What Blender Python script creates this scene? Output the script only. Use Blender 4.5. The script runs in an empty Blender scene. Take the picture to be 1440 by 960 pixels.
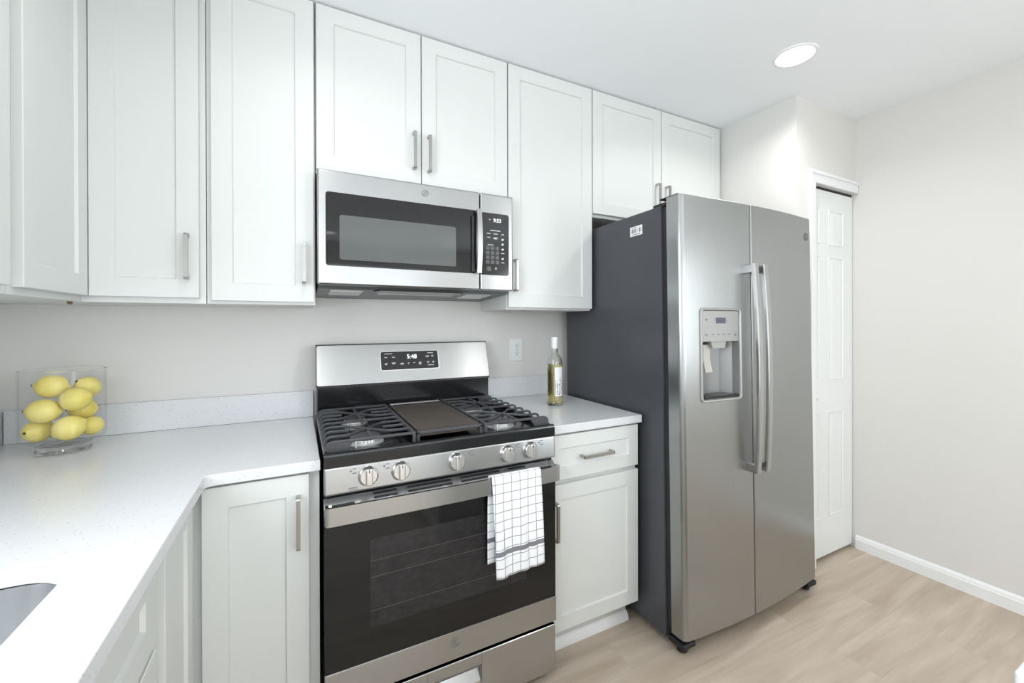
import bpy, bmesh, math, random
from mathutils import Vector, Matrix
random.seed(7)
S = bpy.context.scene
COL = S.collection
PI = math.pi

# ------------------------------------------------------------------ camera
CAM = Vector((-0.0555, -1.947, 1.2767))
YAW, PITCH, ROLL = math.radians(27.0518), math.radians(-0.1591), math.radians(-0.1253)
FPX, SHIFT = 588.13, -23.708
cd = bpy.data.cameras.new('camera'); co = bpy.data.objects.new('camera', cd); COL.objects.link(co)
fwd = Vector((math.sin(YAW)*math.cos(PITCH), math.cos(YAW)*math.cos(PITCH), math.sin(PITCH)))
rt = Vector((math.cos(YAW), -math.sin(YAW), 0)); up = rt.cross(fwd)
rt, up = math.cos(ROLL)*rt + math.sin(ROLL)*up, -math.sin(ROLL)*rt + math.cos(ROLL)*up
m = Matrix.Identity(4)
for i in range(3):
    m[i][0], m[i][1], m[i][2], m[i][3] = rt[i], up[i], -fwd[i], CAM[i]
co.matrix_world = m
cd.sensor_width = 36.0; cd.lens = FPX/1440*36; cd.shift_y = SHIFT/1440; cd.clip_start = 0.02
S.camera = co

# ------------------------------------------------------------------ light
S.view_settings.view_transform = 'Standard'; S.view_settings.look = 'None'
S.view_settings.gamma = 1.0; S.view_settings.use_curve_mapping = False
S.view_settings.exposure = -0.41
LAMP_W, SINK_WIN_W, ADDED_RIGHT_W, ADDED_FRONT_W = 8.0, 31.0, 62.0, 33.0
w = bpy.data.worlds.new('world'); S.world = w; w.use_nodes = True
w.node_tree.nodes['Background'].inputs[0].default_value = (0.80, 0.90, 1.0, 1)
w.node_tree.nodes['Background'].inputs[1].default_value = 1.6

def area(name, loc, rot, sx, sy, watts, color=(1, 1, 1), shape='RECTANGLE'):
    l = bpy.data.lights.new(name, 'AREA'); l.shape = shape; l.size = sx
    if shape == 'RECTANGLE': l.size_y = sy
    l.energy = watts; l.color = color
    o = bpy.data.objects.new(name, l); COL.objects.link(o); o.location = loc; o.rotation_euler = rot
    return o

H = 2.422
XL, XR, YF = -0.92, 2.765, -5.2
# area lamps in the window openings; the right and front windows are added
area('sink_window_daylight', (XL-0.02, -1.72, 1.58), (0, -PI/2, 0), 0.92, 1.06, SINK_WIN_W, (0.88, 0.945, 1.0))
area('added_right_window_light', (XR+0.02, -3.9, 1.45), (0, PI/2, 0), 1.2, 1.3, ADDED_RIGHT_W, (0.88, 0.945, 1.0))  # unseen window light, added to brighten the room from the right
area('added_front_window_light', (0.55, YF-0.02, 1.5), (PI/2, 0, 0), 2.3, 1.2, ADDED_FRONT_W, (0.88, 0.945, 1.0))  # unseen window light, added as fill from behind the camera

# ------------------------------------------------------------------ materials
def lin(c):
    c = c/255.0
    return c/12.92 if c <= 0.04045 else ((c+0.055)/1.055)**2.4
def rgb(r, g, b): return (lin(r), lin(g), lin(b), 1)

class NT:
    def __init__(s, name):
        s.m = bpy.data.materials.new(name); s.m.use_nodes = True
        s.t = s.m.node_tree; s.b = s.t.nodes['Principled BSDF']
    def n(s, typ, **kw):
        x = s.t.nodes.new(typ)
        for k, v in kw.items(): setattr(x, k, v)
        return x
    def l(s, a, b): s.t.links.new(a, b)
    def set(s, **kw):
        for k, v in kw.items(): s.b.inputs[k.replace('_', ' ')].default_value = v
    def pos(s, scale):
        g = s.n('ShaderNodeNewGeometry'); mp = s.n('ShaderNodeMapping')
        mp.inputs['Scale'].default_value = scale
        s.l(g.outputs['Position'], mp.inputs['Vector']); return mp.outputs['Vector']
    def noise(s, vec, scale=1.0, detail=3.0):
        x = s.n('ShaderNodeTexNoise'); x.inputs['Scale'].default_value = scale; x.inputs['Detail'].default_value = detail
        s.l(vec, x.inputs['Vector']); return x
    def ramp(s, fac, stops):
        r = s.n('ShaderNodeValToRGB'); e = r.color_ramp.elements
        while len(e) < len(stops): e.new(0.5)
        for q, (p, c) in zip(e, stops): q.position = p; q.color = c
        s.l(fac, r.inputs['Fac']); return r.outputs['Color']
    def bump(s, h, strength, dist=0.001):
        b = s.n('ShaderNodeBump'); b.inputs['Strength'].default_value = strength; b.inputs['Distance'].default_value = dist
        s.l(h, b.inputs['Height']); s.l(b.outputs['Normal'], s.b.inputs['Normal'])
    def mapr(s, fac, lo, hi):
        r = s.n('ShaderNodeMapRange'); r.inputs['To Min'].default_value = lo; r.inputs['To Max'].default_value = hi
        s.l(fac, r.inputs['Value']); return r.outputs['Result']

def plain(name, col, rough=0.5, metal=0.0, var=0.03, **kw):
    t = NT(name); t.set(Roughness=rough, Metallic=metal, **kw)
    nz = t.noise(t.pos((7, 7, 7)))
    a = tuple(min(1, c*(1-var)) for c in col[:3])+(1,); b = tuple(min(1, c*(1+var)) for c in col[:3])+(1,)
    t.l(t.ramp(nz.outputs['Fac'], [(0.3, a), (0.7, b)]), t.b.inputs['Base Color'])
    return t.m

def paint(name, col, rough, bumpy=0.0):
    t = NT(name); t.set(Roughness=rough); t.b.inputs['Base Color'].default_value = col
    if bumpy:
        nz = t.noise(t.pos((260, 260, 260)), 1.0, 2.0); t.bump(nz.outputs['Fac'], bumpy, 0.0004)
    return t.m

def steel(name, col, rough, brush, stretch, aniso=0.75):
    """brushed metal; brush = direction of the brush lines, the highlight smears across it"""
    t = NT(name); t.set(Metallic=1.0, Roughness=rough, Anisotropic=aniso)
    sc = {'x': (3, 260, 260), 'z': (260, 260, 3)}[brush]
    nz = t.noise(t.pos(sc), 1.0, 3.0)
    t.l(t.mapr(nz.outputs['Fac'], rough*0.96, rough*1.05), t.b.inputs['Roughness'])
    a = tuple(c*0.985 for c in col[:3])+(1,); b = tuple(min(1, c*1.015) for c in col[:3])+(1,)
    t.l(t.ramp(nz.outputs['Fac'], [(0.3, a), (0.7, b)]), t.b.inputs['Base Color'])
    c = t.n('ShaderNodeCombineXYZ')
    for i in range(3): c.inputs[i].default_value = stretch[i]
    t.l(c.outputs[0], t.b.inputs['Tangent'])
    return t.m

M = {}
M['cabinet'] = paint('cabinet_paint', rgb(222, 224, 221), 0.45)
M['wall'] = paint('wall_paint', rgb(226, 224, 220), 0.7, 0.25)
M['ceiling'] = paint('ceiling_paint', rgb(246, 249, 251), 0.85, 0.2)
M['trim'] = paint('trim_paint', rgb(242, 243, 243), 0.35)
M['door'] = paint('door_paint', rgb(238, 240, 239), 0.4)
M['plastic_white'] = plain('white_plastic', rgb(238, 238, 238), 0.35)
M['steel_h'] = steel('brushed_steel_horizontal', (0.455, 0.458, 0.455), 0.26, 'x', (0, 0, 1), 0.78)
M['steel_v'] = steel('brushed_steel_vertical', (0.395, 0.405, 0.402), 0.30, 'z', (1, 0, 0), 0.6)
M['steel_handle'] = steel('handle_steel', (0.50, 0.50, 0.495), 0.3, 'z', (1, 0, 0), 0.3)
M['nickel'] = plain('brushed_nickel', (0.42, 0.41, 0.395, 1), 0.32, 1.0)
M['sink_steel'] = plain('sink_steel', (0.60, 0.61, 0.62, 1), 0.34, 1.0)
M['knob_steel'] = plain('knob_satin_steel', (0.72, 0.71, 0.70, 1), 0.25, 1.0)
M['enamel'] = plain('black_enamel', (0.010, 0.011, 0.012, 1), 0.13)
M['black'] = plain('black_matte', (0.012, 0.012, 0.013, 1), 0.55)
M['iron'] = plain('cast_iron', (0.060, 0.061, 0.066, 1), 0.40, 0.0, 0.15)
M['cap'] = plain('burner_cap', (0.09, 0.09, 0.095, 1), 0.4)
M['alu'] = plain('burner_aluminium', (0.72, 0.72, 0.71, 1), 0.38, 0.7)
M['glass_black'] = plain('black_glass', (0.007, 0.0075, 0.008, 1), 0.035)
M['glass_panel'] = plain('control_glass', (0.016, 0.017, 0.018, 1), 0.12)
M['case'] = plain('fridge_case_grey', (0.060, 0.063, 0.072, 1), 0.33)
M['gasket'] = plain('gasket_black', (0.02, 0.02, 0.022, 1), 0.6)
M['disp_grey'] = plain('dispenser_grey', (0.30, 0.30, 0.295, 1), 0.38, 0.4)
M['disp_face'] = plain('dispenser_face', (0.40, 0.40, 0.39, 1), 0.4, 0.5)
M['paddle'] = plain('paddle_plastic', (0.55, 0.53, 0.49, 1), 0.4)
M['mark_dark'] = plain('dark_print', (0.05, 0.05, 0.055, 1), 0.5)
M['mark_grey'] = plain('grey_print', (0.16, 0.16, 0.16, 1), 0.5)
M['mark_white'] = plain('white_print', (0.72, 0.72, 0.72, 1), 0.5)
M['key_grey'] = plain('key_print', (0.10, 0.10, 0.10, 1), 0.4)
M['mw_window'] = plain('microwave_screen_glass', (0.115, 0.12, 0.12, 1), 0.07)
M['mw_under'] = plain('microwave_underside', (0.20, 0.21, 0.215, 1), 0.4, 0.5)
M['grille'] = plain('filter_mesh', (0.72, 0.72, 0.72, 1), 0.35, 0.8)
M['melamine'] = plain('cabinet_underside', rgb(225, 224, 220), 0.5)
M['brown'] = plain('brown_bumper', rgb(120, 95, 65), 0.6)
M['capsule'] = plain('bottle_capsule', rgb(240, 240, 240), 0.4)
M['label_paper'] = plain('label_paper', rgb(240, 240, 238), 0.6)
M['stem'] = plain('lemon_stem', rgb(70, 62, 30), 0.8)
M['oven_rack_wire'] = plain('oven_rack_wire', (0.07, 0.068, 0.065, 1), 0.4)
M['screen'] = plain('dim_lcd', rgb(90, 92, 110), 0.2)

def mk_griddle():
    t = NT('griddle_iron'); t.set(Roughness=0.36, Metallic=0.35)
    nz = t.noise(t.pos((9, 5, 9)), 1.0, 4.0)
    t.l(t.ramp(nz.outputs['Fac'], [(0.3, (0.075, 0.062, 0.055, 1)), (0.7, (0.125, 0.095, 0.075, 1))]), t.b.inputs['Base Color'])
    return t.m
M['griddle'] = mk_griddle()

def mk_oven_window():
    t = NT('oven_window_glass'); t.set(Roughness=0.04)
    v = t.n('ShaderNodeTexVoronoi'); v.inputs['Scale'].default_value = 1.0
    t.l(t.pos((42, 1, 60)), v.inputs['Vector'])
    nz = t.noise(t.pos((4, 4, 4)))
    mx = t.n('ShaderNodeMath', operation='MULTIPLY'); t.l(v.outputs['Distance'], mx.inputs[0]); t.l(nz.outputs['Fac'], mx.inputs[1])
    t.l(t.ramp(mx.outputs[0], [(0.05, (0.028, 0.027, 0.030, 1)), (0.5, (0.014, 0.014, 0.016, 1))]), t.b.inputs['Base Color'])
    return t.m
M['oven_window'] = mk_oven_window()

def mk_quartz():
    t = NT('white_quartz'); t.set(Roughness=0.22)
    v = t.n('ShaderNodeTexVoronoi'); v.inputs['Scale'].default_value = 1.0
    t.l(t.pos((150, 150, 150)), v.inputs['Vector'])
    sp = t.n('ShaderNodeSeparateColor'); t.l(v.outputs['Color'], sp.inputs[0])
    a = t.n('ShaderNodeMath', operation='LESS_THAN'); t.l(v.outputs['Distance'], a.inputs[0]); a.inputs[1].default_value = 0.30
    b = t.n('ShaderNodeMath', operation='GREATER_THAN'); t.l(sp.outputs[0], b.inputs[0]); b.inputs[1].default_value = 0.80
    c = t.n('ShaderNodeMath', operation='MULTIPLY'); t.l(a.outputs[0], c.inputs[0]); t.l(b.outputs[0], c.inputs[1])
    d = t.n('ShaderNodeMath', operation='MULTIPLY'); t.l(c.outputs[0], d.inputs[0]); t.l(sp.outputs[1], d.inputs[1])
    t.l(t.ramp(d.outputs[0], [(0.0, rgb(222, 223, 225)), (1.0, rgb(196, 191, 182))]), t.b.inputs['Base Color'])
    return t.m
M['quartz'] = mk_quartz()

def mk_floor():
    t = NT('oak_vinyl_plank'); t.set(Roughness=0.42)
    br = t.n('ShaderNodeTexBrick', offset=0.37, offset_frequency=2)
    for k, v in (('Scale', 1.0), ('Mortar Size', 0.0006), ('Mortar Smooth', 0.1), ('Brick Width', 1.22), ('Row Height', 0.147)):
        br.inputs[k].default_value = v
    br.inputs['Color1'].default_value = (0.2, 0.2, 0.2, 1); br.inputs['Color2'].default_value = (0.8, 0.8, 0.8, 1)
    br.inputs['Mortar'].default_value = (0.0, 0.0, 0.0, 1)
    pv = t.pos((1, 1, 1)); pv.node.inputs['Location'].default_value = (0.179, 0.628, 0); t.l(pv, br.inputs['Vector'])
    sep = t.n('ShaderNodeSeparateColor'); t.l(br.outputs['Color'], sep.inputs[0])
    # shift the grain plank by plank
    g = t.n('ShaderNodeNewGeometry'); add = t.n('ShaderNodeVectorMath', operation='ADD'); cmb = t.n('ShaderNodeCombineXYZ')
    mu = t.n('ShaderNodeMath', operation='MULTIPLY'); t.l(sep.outputs[0], mu.inputs[0]); mu.inputs[1].default_value = 37.0
    t.l(mu.outputs[0], cmb.inputs[0]); t.l(mu.outputs[0], cmb.inputs[2])
    t.l(g.outputs['Position'], add.inputs[0]); t.l(cmb.outputs[0], add.inputs[1])
    mp = t.n('ShaderNodeMapping'); mp.inputs['Scale'].default_value = (1.6, 11, 1); t.l(add.outputs[0], mp.inputs['Vector'])
    n1 = t.noise(mp.outputs['Vector'], 1.0, 5.0); n1.inputs['Distortion'].default_value = 1.2
    mp2 = t.n('ShaderNodeMapping'); mp2.inputs['Scale'].default_value = (4, 70, 1); t.l(add.outputs[0], mp2.inputs['Vector'])
    n2 = t.noise(mp2.outputs['Vector'], 1.0, 4.0)
    c1 = t.ramp(n1.outputs['Fac'], [(0.28, rgb(182, 165, 147)), (0.72, rgb(210, 196, 180))])
    mx = t.n('ShaderNodeMix', data_type='RGBA', blend_type='MULTIPLY'); mx.inputs['Factor'].default_value = 0.30
    t.l(c1, mx.inputs['A']); t.l(t.ramp(n2.outputs['Fac'], [(0.3, (0.76, 0.74, 0.72, 1)), (0.65, (1, 1, 1, 1))]), mx.inputs['B'])
    mx2 = t.n('ShaderNodeMix', data_type='RGBA', blend_type='MULTIPLY'); mx2.inputs['Factor'].default_value = 1.0
    t.l(mx.outputs['Result'], mx2.inputs['A'])
    t.l(t.ramp(sep.outputs[0], [(0.0, (0.86, 0.85, 0.84, 1)), (0.15, (0.95, 0.945, 0.94, 1)), (0.85, (1.0, 1.0, 1.0, 1))]), mx2.inputs['B'])
    t.l(mx2.outputs['Result'], t.b.inputs['Base Color'])
    t.bump(n2.outputs['Fac'], 0.15, 0.0006)
    return t.m
M['floor'] = mk_floor()

def mk_towel():
    t = NT('checked_cotton'); t.set(Roughness=0.95)
    uv = t.n('ShaderNodeUVMap'); uv.uv_map = 'cloth'
    sp = t.n('ShaderNodeSeparateXYZ'); t.l(uv.outputs['UV'], sp.inputs[0])
    def line(out, period, phase, width):
        a = t.n('ShaderNodeMath', operation='ADD'); t.l(out, a.inputs[0]); a.inputs[1].default_value = phase
        b = t.n('ShaderNodeMath', operation='MODULO'); t.l(a.outputs[0], b.inputs[0]); b.inputs[1].default_value = period
        c = t.n('ShaderNodeMath', operation='LESS_THAN'); t.l(b.outputs[0], c.inputs[0]); c.inputs[1].default_value = width
        return c.outputs[0]
    lx = line(sp.outputs[0], 0.030, 10.012, 0.0021); ly = line(sp.outputs[1], 0.0292, 10.010, 0.0021)
    m1 = t.n('ShaderNodeMath', operation='MAXIMUM'); t.l(lx, m1.inputs[0]); t.l(ly, m1.inputs[1])
    # broad band near the hem
    s1 = t.n('ShaderNodeMath', operation='ABSOLUTE'); s0 = t.n('ShaderNodeMath', operation='SUBTRACT')
    ab = t.n('ShaderNodeMath', operation='ABSOLUTE'); t.l(sp.outputs[1], ab.inputs[0])
    t.l(ab.outputs[0], s0.inputs[0]); s0.inputs[1].default_value = 0.240; t.l(s0.outputs[0], s1.inputs[0])
    s2 = t.n('ShaderNodeMath', operation='LESS_THAN'); t.l(s1.outputs[0], s2.inputs[0]); s2.inputs[1].default_value = 0.0078
    m2 = t.n('ShaderNodeMath', operation='MAXIMUM'); t.l(m1.outputs[0], m2.inputs[0]); t.l(s2.outputs[0], m2.inputs[1])
    t.l(t.ramp(m2.outputs[0], [(0.0, rgb(243, 244, 246)), (1.0, rgb(128, 128, 134))]), t.b.inputs['Base Color'])
    nz = t.noise(t.pos((900, 900, 900)), 1.0, 2.0); t.bump(nz.outputs['Fac'], 0.35, 0.0006)
    return t.m
M['towel'] = mk_towel()

def mk_lemon():
    t = NT('lemon_peel'); t.set(Roughness=0.42)
    nz = t.noise(t.pos((14, 14, 14)))
    t.l(t.ramp(nz.outputs['Fac'], [(0.3, rgb(236, 217, 112)), (0.7, rgb(244, 229, 142))]), t.b.inputs['Base Color'])
    p = t.noise(t.pos((420, 420, 420)), 1.0, 1.0); t.bump(p.outputs['Fac'], 0.3, 0.0006)
    t.set(Subsurface_Weight=0.15); t.b.inputs['Subsurface Radius'].default_value = (0.01, 0.008, 0.003)
    return t.m
M['lemon'] = mk_lemon()

def glass(name, col, ior=1.45, rough=0.0):
    t = NT(name); t.set(Roughness=rough, IOR=ior); t.b.inputs['Transmission Weight'].default_value = 1.0
    t.b.inputs['Base Color'].default_value = col
    return t.m
def thin_glass(name):
    """thin clear walls: mostly seen through, with a faint mirror that grows towards the edges"""
    t = NT(name); t.t.nodes.remove(t.b)
    out_ = t.t.nodes['Material Output']
    tr = t.n('ShaderNodeBsdfTransparent'); tr.inputs[0].default_value = (0.996, 0.997, 0.997, 1)
    gl = t.n('ShaderNodeBsdfGlossy'); gl.inputs['Roughness'].default_value = 0.02
    lw = t.n('ShaderNodeLayerWeight'); lw.inputs['Blend'].default_value = 0.5
    pw = t.n('ShaderNodeMath', operation='POWER'); t.l(lw.outputs['Facing'], pw.inputs[0]); pw.inputs[1].default_value = 4.0
    fr_ = t.n('ShaderNodeMath', operation='MULTIPLY_ADD'); t.l(pw.outputs[0], fr_.inputs[0]); fr_.inputs[1].default_value = 0.40; fr_.inputs[2].default_value = 0.022
    mx = t.n('ShaderNodeMixShader'); t.l(fr_.outputs[0], mx.inputs[0]); t.l(tr.outputs[0], mx.inputs[1]); t.l(gl.outputs[0], mx.inputs[2])
    t.l(mx.outputs[0], out_.inputs['Surface'])
    return t.m
M['glass'] = thin_glass('clear_glass')
M['foot_glass'] = glass('thick_clear_glass', (0.985, 0.99, 0.99, 1), 1.28)
M['bottle'] = glass('bottle_glass', (0.975, 0.98, 0.945, 1), 1.45)
M['wine'] = glass('white_wine', (0.955, 0.85, 0.40, 1), 1.34)
def emit(name, col, s):
    t = NT(name); t.b.inputs['Base Color'].default_value = col
    t.b.inputs['Emission Color'].default_value = col; t.b.inputs['Emission Strength'].default_value = s
    return t.m
M['lens'] = emit('lamp_lens', (1.0, 0.97, 0.93, 1), 7.0)
M['led'] = emit('clock_digits', (0.95, 0.97, 1.0, 1), 1.6)

# ------------------------------------------------------------------ mesh helpers
class Frame:
    def __init__(s, o, u=(1, 0, 0), v=(0, 0, 1), n=(0, -1, 0)):
        s.o, s.u, s.v, s.n = Vector(o), Vector(u).normalized(), Vector(v).normalized(), Vector(n).normalized()
    def __call__(s, a, b, c=0.0): return s.o + s.u*a + s.v*b + s.n*c
    def at(s, a, b, c=0.0): return Frame(s(a, b, c), s.u, s.v, s.n)
def FY(y): return Frame((0, y, 0))                                   # faces the room (-y): a = x, b = z, c = outwards
def FX(x): return Frame((x, 0, 0), (0, 1, 0), (0, 0, 1), (1, 0, 0))  # faces +x: a = y, b = z, c = outwards
def FZ(z): return Frame((0, 0, z), (1, 0, 0), (0, 1, 0), (0, 0, 1))  # faces up: a = x, b = y, c = up
ORIG = {}
def origin(p):
    while p.parent is not None: p = p.parent
    return ORIG.get(p.name, Vector((0, 0, 0)))

class MB:
    def __init__(s): s.bm = bmesh.new()
    def loft(s, rings, cap=(True, True), closed=True):
        vs = [[s.bm.verts.new(p) for p in r] for r in rings]
        n = len(vs[0])
        for a, b in zip(vs, vs[1:]):
            for i in range(n if closed else n-1):
                j = (i+1) % n
                s.bm.faces.new((a[i], a[j], b[j], b[i]))
        if cap[0]: s.bm.faces.new(list(reversed(vs[0])))
        if cap[1]: s.bm.faces.new(vs[-1])
        return s
    def obox(s, f, a0, a1, b0, b1, c0, c1, bevel=0.0, seg=2):
        b2 = bmesh.new()
        vs = [b2.verts.new(f(a, b, c)) for c in (c0, c1) for a, b in ((a0, b0), (a1, b0), (a1, b1), (a0, b1))]
        for q in ((3, 2, 1, 0), (4, 5, 6, 7), (0, 1, 5, 4), (1, 2, 6, 5), (2, 3, 7, 6), (3, 0, 4, 7)):
            b2.faces.new([vs[i] for i in q])
        if bevel: bmesh.ops.bevel(b2, geom=b2.edges[:], offset=bevel, segments=seg, affect='EDGES', profile=0.5)
        t = bpy.data.meshes.new('tmp'); b2.to_mesh(t); b2.free(); s.bm.from_mesh(t); bpy.data.meshes.remove(t)
        return s
    def box(s, lo, hi, bevel=0.0, seg=2):
        return s.obox(Frame((0, 0, 0), (1, 0, 0), (0, 1, 0), (0, 0, 1)), lo[0], hi[0], lo[1], hi[1], lo[2], hi[2], bevel, seg)
    def rects(s, f, w, h, rings):
        """concentric rectangles: rings of (inset, depth)"""
        s.loft([[f(i, i, c), f(w-i, i, c), f(w-i, h-i, c), f(i, h-i, c)] for i, c in rings]); return s
    def rrect(s, f, a0, a1, b0, b1, r, rings, seg=5):
        R = []
        for i, c in rings:
            R.append([f(p[0], p[1], c) for p in rr_pts(a0+i, a1-i, b0+i, b1-i, max(r-i, 0.0004), seg)])
        s.loft(R); return s
    def disc(s, f, r, rings, seg=32, sy=1.0):
        """rings: (radius offset, depth)"""
        s.loft([[f((r+d)*math.cos(2*PI*k/seg), (r+d)*sy*math.sin(2*PI*k/seg), c) for k in range(seg)] for d, c in rings]); return s
    def lathe(s, c, prof, seg=40, cap=(True, True)):
        c = Vector(c)
        s.loft([[c + Vector((r*math.cos(2*PI*k/seg), r*math.sin(2*PI*k/seg), z)) for k in range(seg)] for r, z in prof], cap); return s
    def prism(s, pts, f, c0, c1):
        s.loft([[f(a, b, c0) for a, b in pts], [f(a, b, c1) for a, b in pts]]); return s
    def sweep(s, path, side, wd, th):
        """rectangular bar along path; side = constant width direction"""
        side = Vector(side).normalized(); R = []
        for i, p in enumerate(path):
            p = Vector(p); t = (Vector(path[min(i+1, len(path)-1)]) - Vector(path[max(i-1, 0)])).normalized()
            nn = t.cross(side).normalized()
            bv = min(wd, th)*0.22
            pts = [(-wd/2+bv, -th/2), (wd/2-bv, -th/2), (wd/2, -th/2+bv), (wd/2, th/2-bv), (wd/2-bv, th/2), (-wd/2+bv, th/2), (-wd/2, th/2-bv), (-wd/2, -th/2+bv)]
            R.append([p + side*a + nn*b for a, b in pts])
        s.loft(R); return s
    def tube(s, path, r, seg=10):
        R = []
        for i, p in enumerate(path):
            p = Vector(p); t = (Vector(path[min(i+1, len(path)-1)]) - Vector(path[max(i-1, 0)])).normalized()
            a = t.orthogonal().normalized() if i == 0 else (a0 - t*a0.dot(t)).normalized()
            a0 = a; b = t.cross(a)
            R.append([p + a*r*math.cos(2*PI*k/seg) + b*r*math.sin(2*PI*k/seg) for k in range(seg)])
        s.loft(R); return s
    def text(s, body, f, size, extrude=0.0004):
        cu = bpy.data.curves.new('tmp', 'FONT'); cu.body = body; cu.size = size; cu.align_x = 'CENTER'; cu.align_y = 'CENTER'
        ob = bpy.data.objects.new('tmp', cu); COL.objects.link(ob)
        me = bpy.data.meshes.new_from_object(ob.evaluated_get(bpy.context.evaluated_depsgraph_get()))
        for v in me.vertices: v.co = f(v.co.x, v.co.y, extrude)
        s.bm.from_mesh(me); bpy.data.objects.remove(ob); bpy.data.curves.remove(cu); bpy.data.meshes.remove(me)
        return s
    def build(s, name, mat, parent=None, angle=35, smooth=True, recalc=True):
        if recalc: bmesh.ops.recalc_face_normals(s.bm, faces=s.bm.faces[:])
        if parent is not None:
            o0 = origin(parent)
            for v in s.bm.verts: v.co -= o0
        me = bpy.data.meshes.new(name); s.bm.to_mesh(me); s.bm.free()
        me.materials.append(mat if not isinstance(mat, str) else M[mat])
        if smooth:
            me.polygons.foreach_set('use_smooth', [True]*len(me.polygons)); me.set_sharp_from_angle(angle=math.radians(angle))
        o = bpy.data.objects.new(name, me); COL.objects.link(o)
        if smooth:
            wn = o.modifiers.new('flat_faces', 'WEIGHTED_NORMAL'); wn.keep_sharp = True; wn.weight = 50
        if parent is not None: o.parent = parent
        return o

def rr_pts(a0, a1, b0, b1, r, seg=5):
    P = []
    for cx, cy, s in ((a1-r, b0+r, -PI/2), (a1-r, b1-r, 0), (a0+r, b1-r, PI/2), (a0+r, b0+r, PI)):
        for k in range(seg+1):
            t = s + PI/2*k/seg; P.append((cx+r*math.cos(t), cy+r*math.sin(t)))
    return P

def tag(o, label, cat, group=None):
    o['label'] = label; o['category'] = cat
    if group: o['group'] = group
    return o
def thing(name, loc, label, cat, group=None):
    o = bpy.data.objects.new(name, None); COL.objects.link(o); o.location = loc
    o.empty_display_size = 0.05
    ORIG[o.name] = Vector(loc)
    return tag(o, label, cat, group)
def struct(name, mb, mat, parent=None, **kw):
    o = mb.build(name, mat, parent, **kw)
    if parent is None: o['kind'] = 'structure'
    return o
def recenter(o):
    """move a single-mesh thing's origin to its base"""
    me = o.data; n = len(me.vertices)
    lo = [min(v.co[i] for v in me.vertices) for i in range(3)]; hi = [max(v.co[i] for v in me.vertices) for i in range(3)]
    c = Vector(((lo[0]+hi[0])/2, (lo[1]+hi[1])/2, lo[2]))
    for v in me.vertices: v.co -= c
    o.location = c
    ORIG[o.name] = c
    return o

# ------------------------------------------------------------------ the room
CW = 2.18            # left face of the closet block beside the refrigerator
PY = -0.722          # its front face
b = MB(); b.box((XL-0.2, YF-0.1, -0.06), (XR+0.2, 0.1, 0.0)); struct('floor', b, 'floor')
b = MB(); b.box((XL-0.2, YF-0.1, H), (XR+0.2, 0.1, H+0.06)); struct('ceiling', b, 'ceiling')
b = MB(); b.box((XL-0.1, 0.0, 0), (XR+0.1, 0.1, H)); struct('wall_back', b, 'wall')
def wall_with_hole(name, f, a0, a1, h0, h1, z0, z1, t=0.1):
    b = MB()
    b.obox(f, a0, h0, 0, H, -t, 0); b.obox(f, h1, a1, 0, H, -t, 0); b.obox(f, h0, h1, 0, z0, -t, 0); b.obox(f, h0, h1, z1, H, -t, 0)
    return struct(name, b, 'wall')
wall_with_hole('wall_left', FX(XL), YF, 0.0, -2.25, -1.19, 1.12, 2.04)
fr = Frame((XR, 0, 0), (0, -1, 0), (0, 0, 1), (-1, 0, 0))
wall_with_hole('wall_right', fr, 0.0, -YF, 3.25, 4.55, 0.85, 2.05)
ff = Frame((0, YF, 0), (-1, 0, 0), (0, 0, 1), (0, 1, 0))
wall_with_hole('wall_front', ff, -XR, -XL, -1.75, 0.65, 0.86, 2.14)
def window(name, f, a0, a1, b0, b1):
    b = MB(); r = 0.045
    b.obox(f, a0, a0+r, b0, b1, -0.07, -0.03, 0.003); b.obox(f, a1-r, a1, b0, b1, -0.07, -0.03, 0.003)
    b.obox(f, a0+r, a1-r, b0, b0+r, -0.07, -0.03, 0.003); b.obox(f, a0+r, a1-r, b1-r, b1, -0.07, -0.03, 0.003)
    mz = (b0+b1)/2; b.obox(f, a0+r, a1-r, mz-0.02, mz+0.02, -0.07, -0.03, 0.003)
    return struct(name, b, 'trim')
window('window_1', FX(XL), -2.25, -1.19, 1.12, 2.04)
window('added_window_2', fr, 3.25, 4.55, 0.85, 2.05)  # unseen window, added to go with the right fill light
window('added_window_3', ff, -1.75, 0.65, 0.86, 2.14)  # unseen window, added to go with the front fill light
# closet block: side wall beside the refrigerator and front wall around the closet door
DX0, DX1, DH = 2.335, 2.762, 2.005
b = MB()
b.prism([(CW, 0.0), (CW, PY), (DX0, PY), (DX0, PY+0.1), (CW+0.1, PY+0.1), (CW+0.1, 0.0)], FZ(0), 0, H)
b.box((DX0, PY, DH), (XR, PY+0.1, H))
struct('wall_closet', b, 'wall', smooth=False)
# closet door: one leaf, two columns of raised panels, three rows
DY = PY+0.018
dr = thing('door_1', (2.55, DY, 0.0), 'white panelled closet door beside the refrigerator', 'door'); dr['kind'] = 'structure'
del dr['category']
b = MB(); f = FY(DY)
b.obox(f, DX0+0.002, DX1-0.002, 0.018, DH-0.016, -0.03, -0.001)
xs = [(2.275+0.066, 2.425), (2.512, 2.662)]
for a0, a1 in xs:
    for z0, z1 in ((1.70, 1.89), (0.965, 1.635), (0.225, 0.79)):
        b.rects(f.at(a0, z0, 0), a1-a0, z1-z0, [(0.0, -0.002), (0.0, 0.0035), (0.006, 0.0035), (0.010, -0.0006), (0.030, 0.0045), (0.034, 0.0045)])
b.build('door_leaf', 'door', dr)
b = MB(); kf = Frame((2.362, DY+0.001, 0.887)); b.disc(kf, 0.009, [(0, 0), (0, 0.012)], 16); b.disc(kf, 0.016, [(-0.007, 0.012), (0, 0.018), (0, 0.024), (-0.006, 0.029)], 20)
b.build('knob', 'door', dr)
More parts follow.
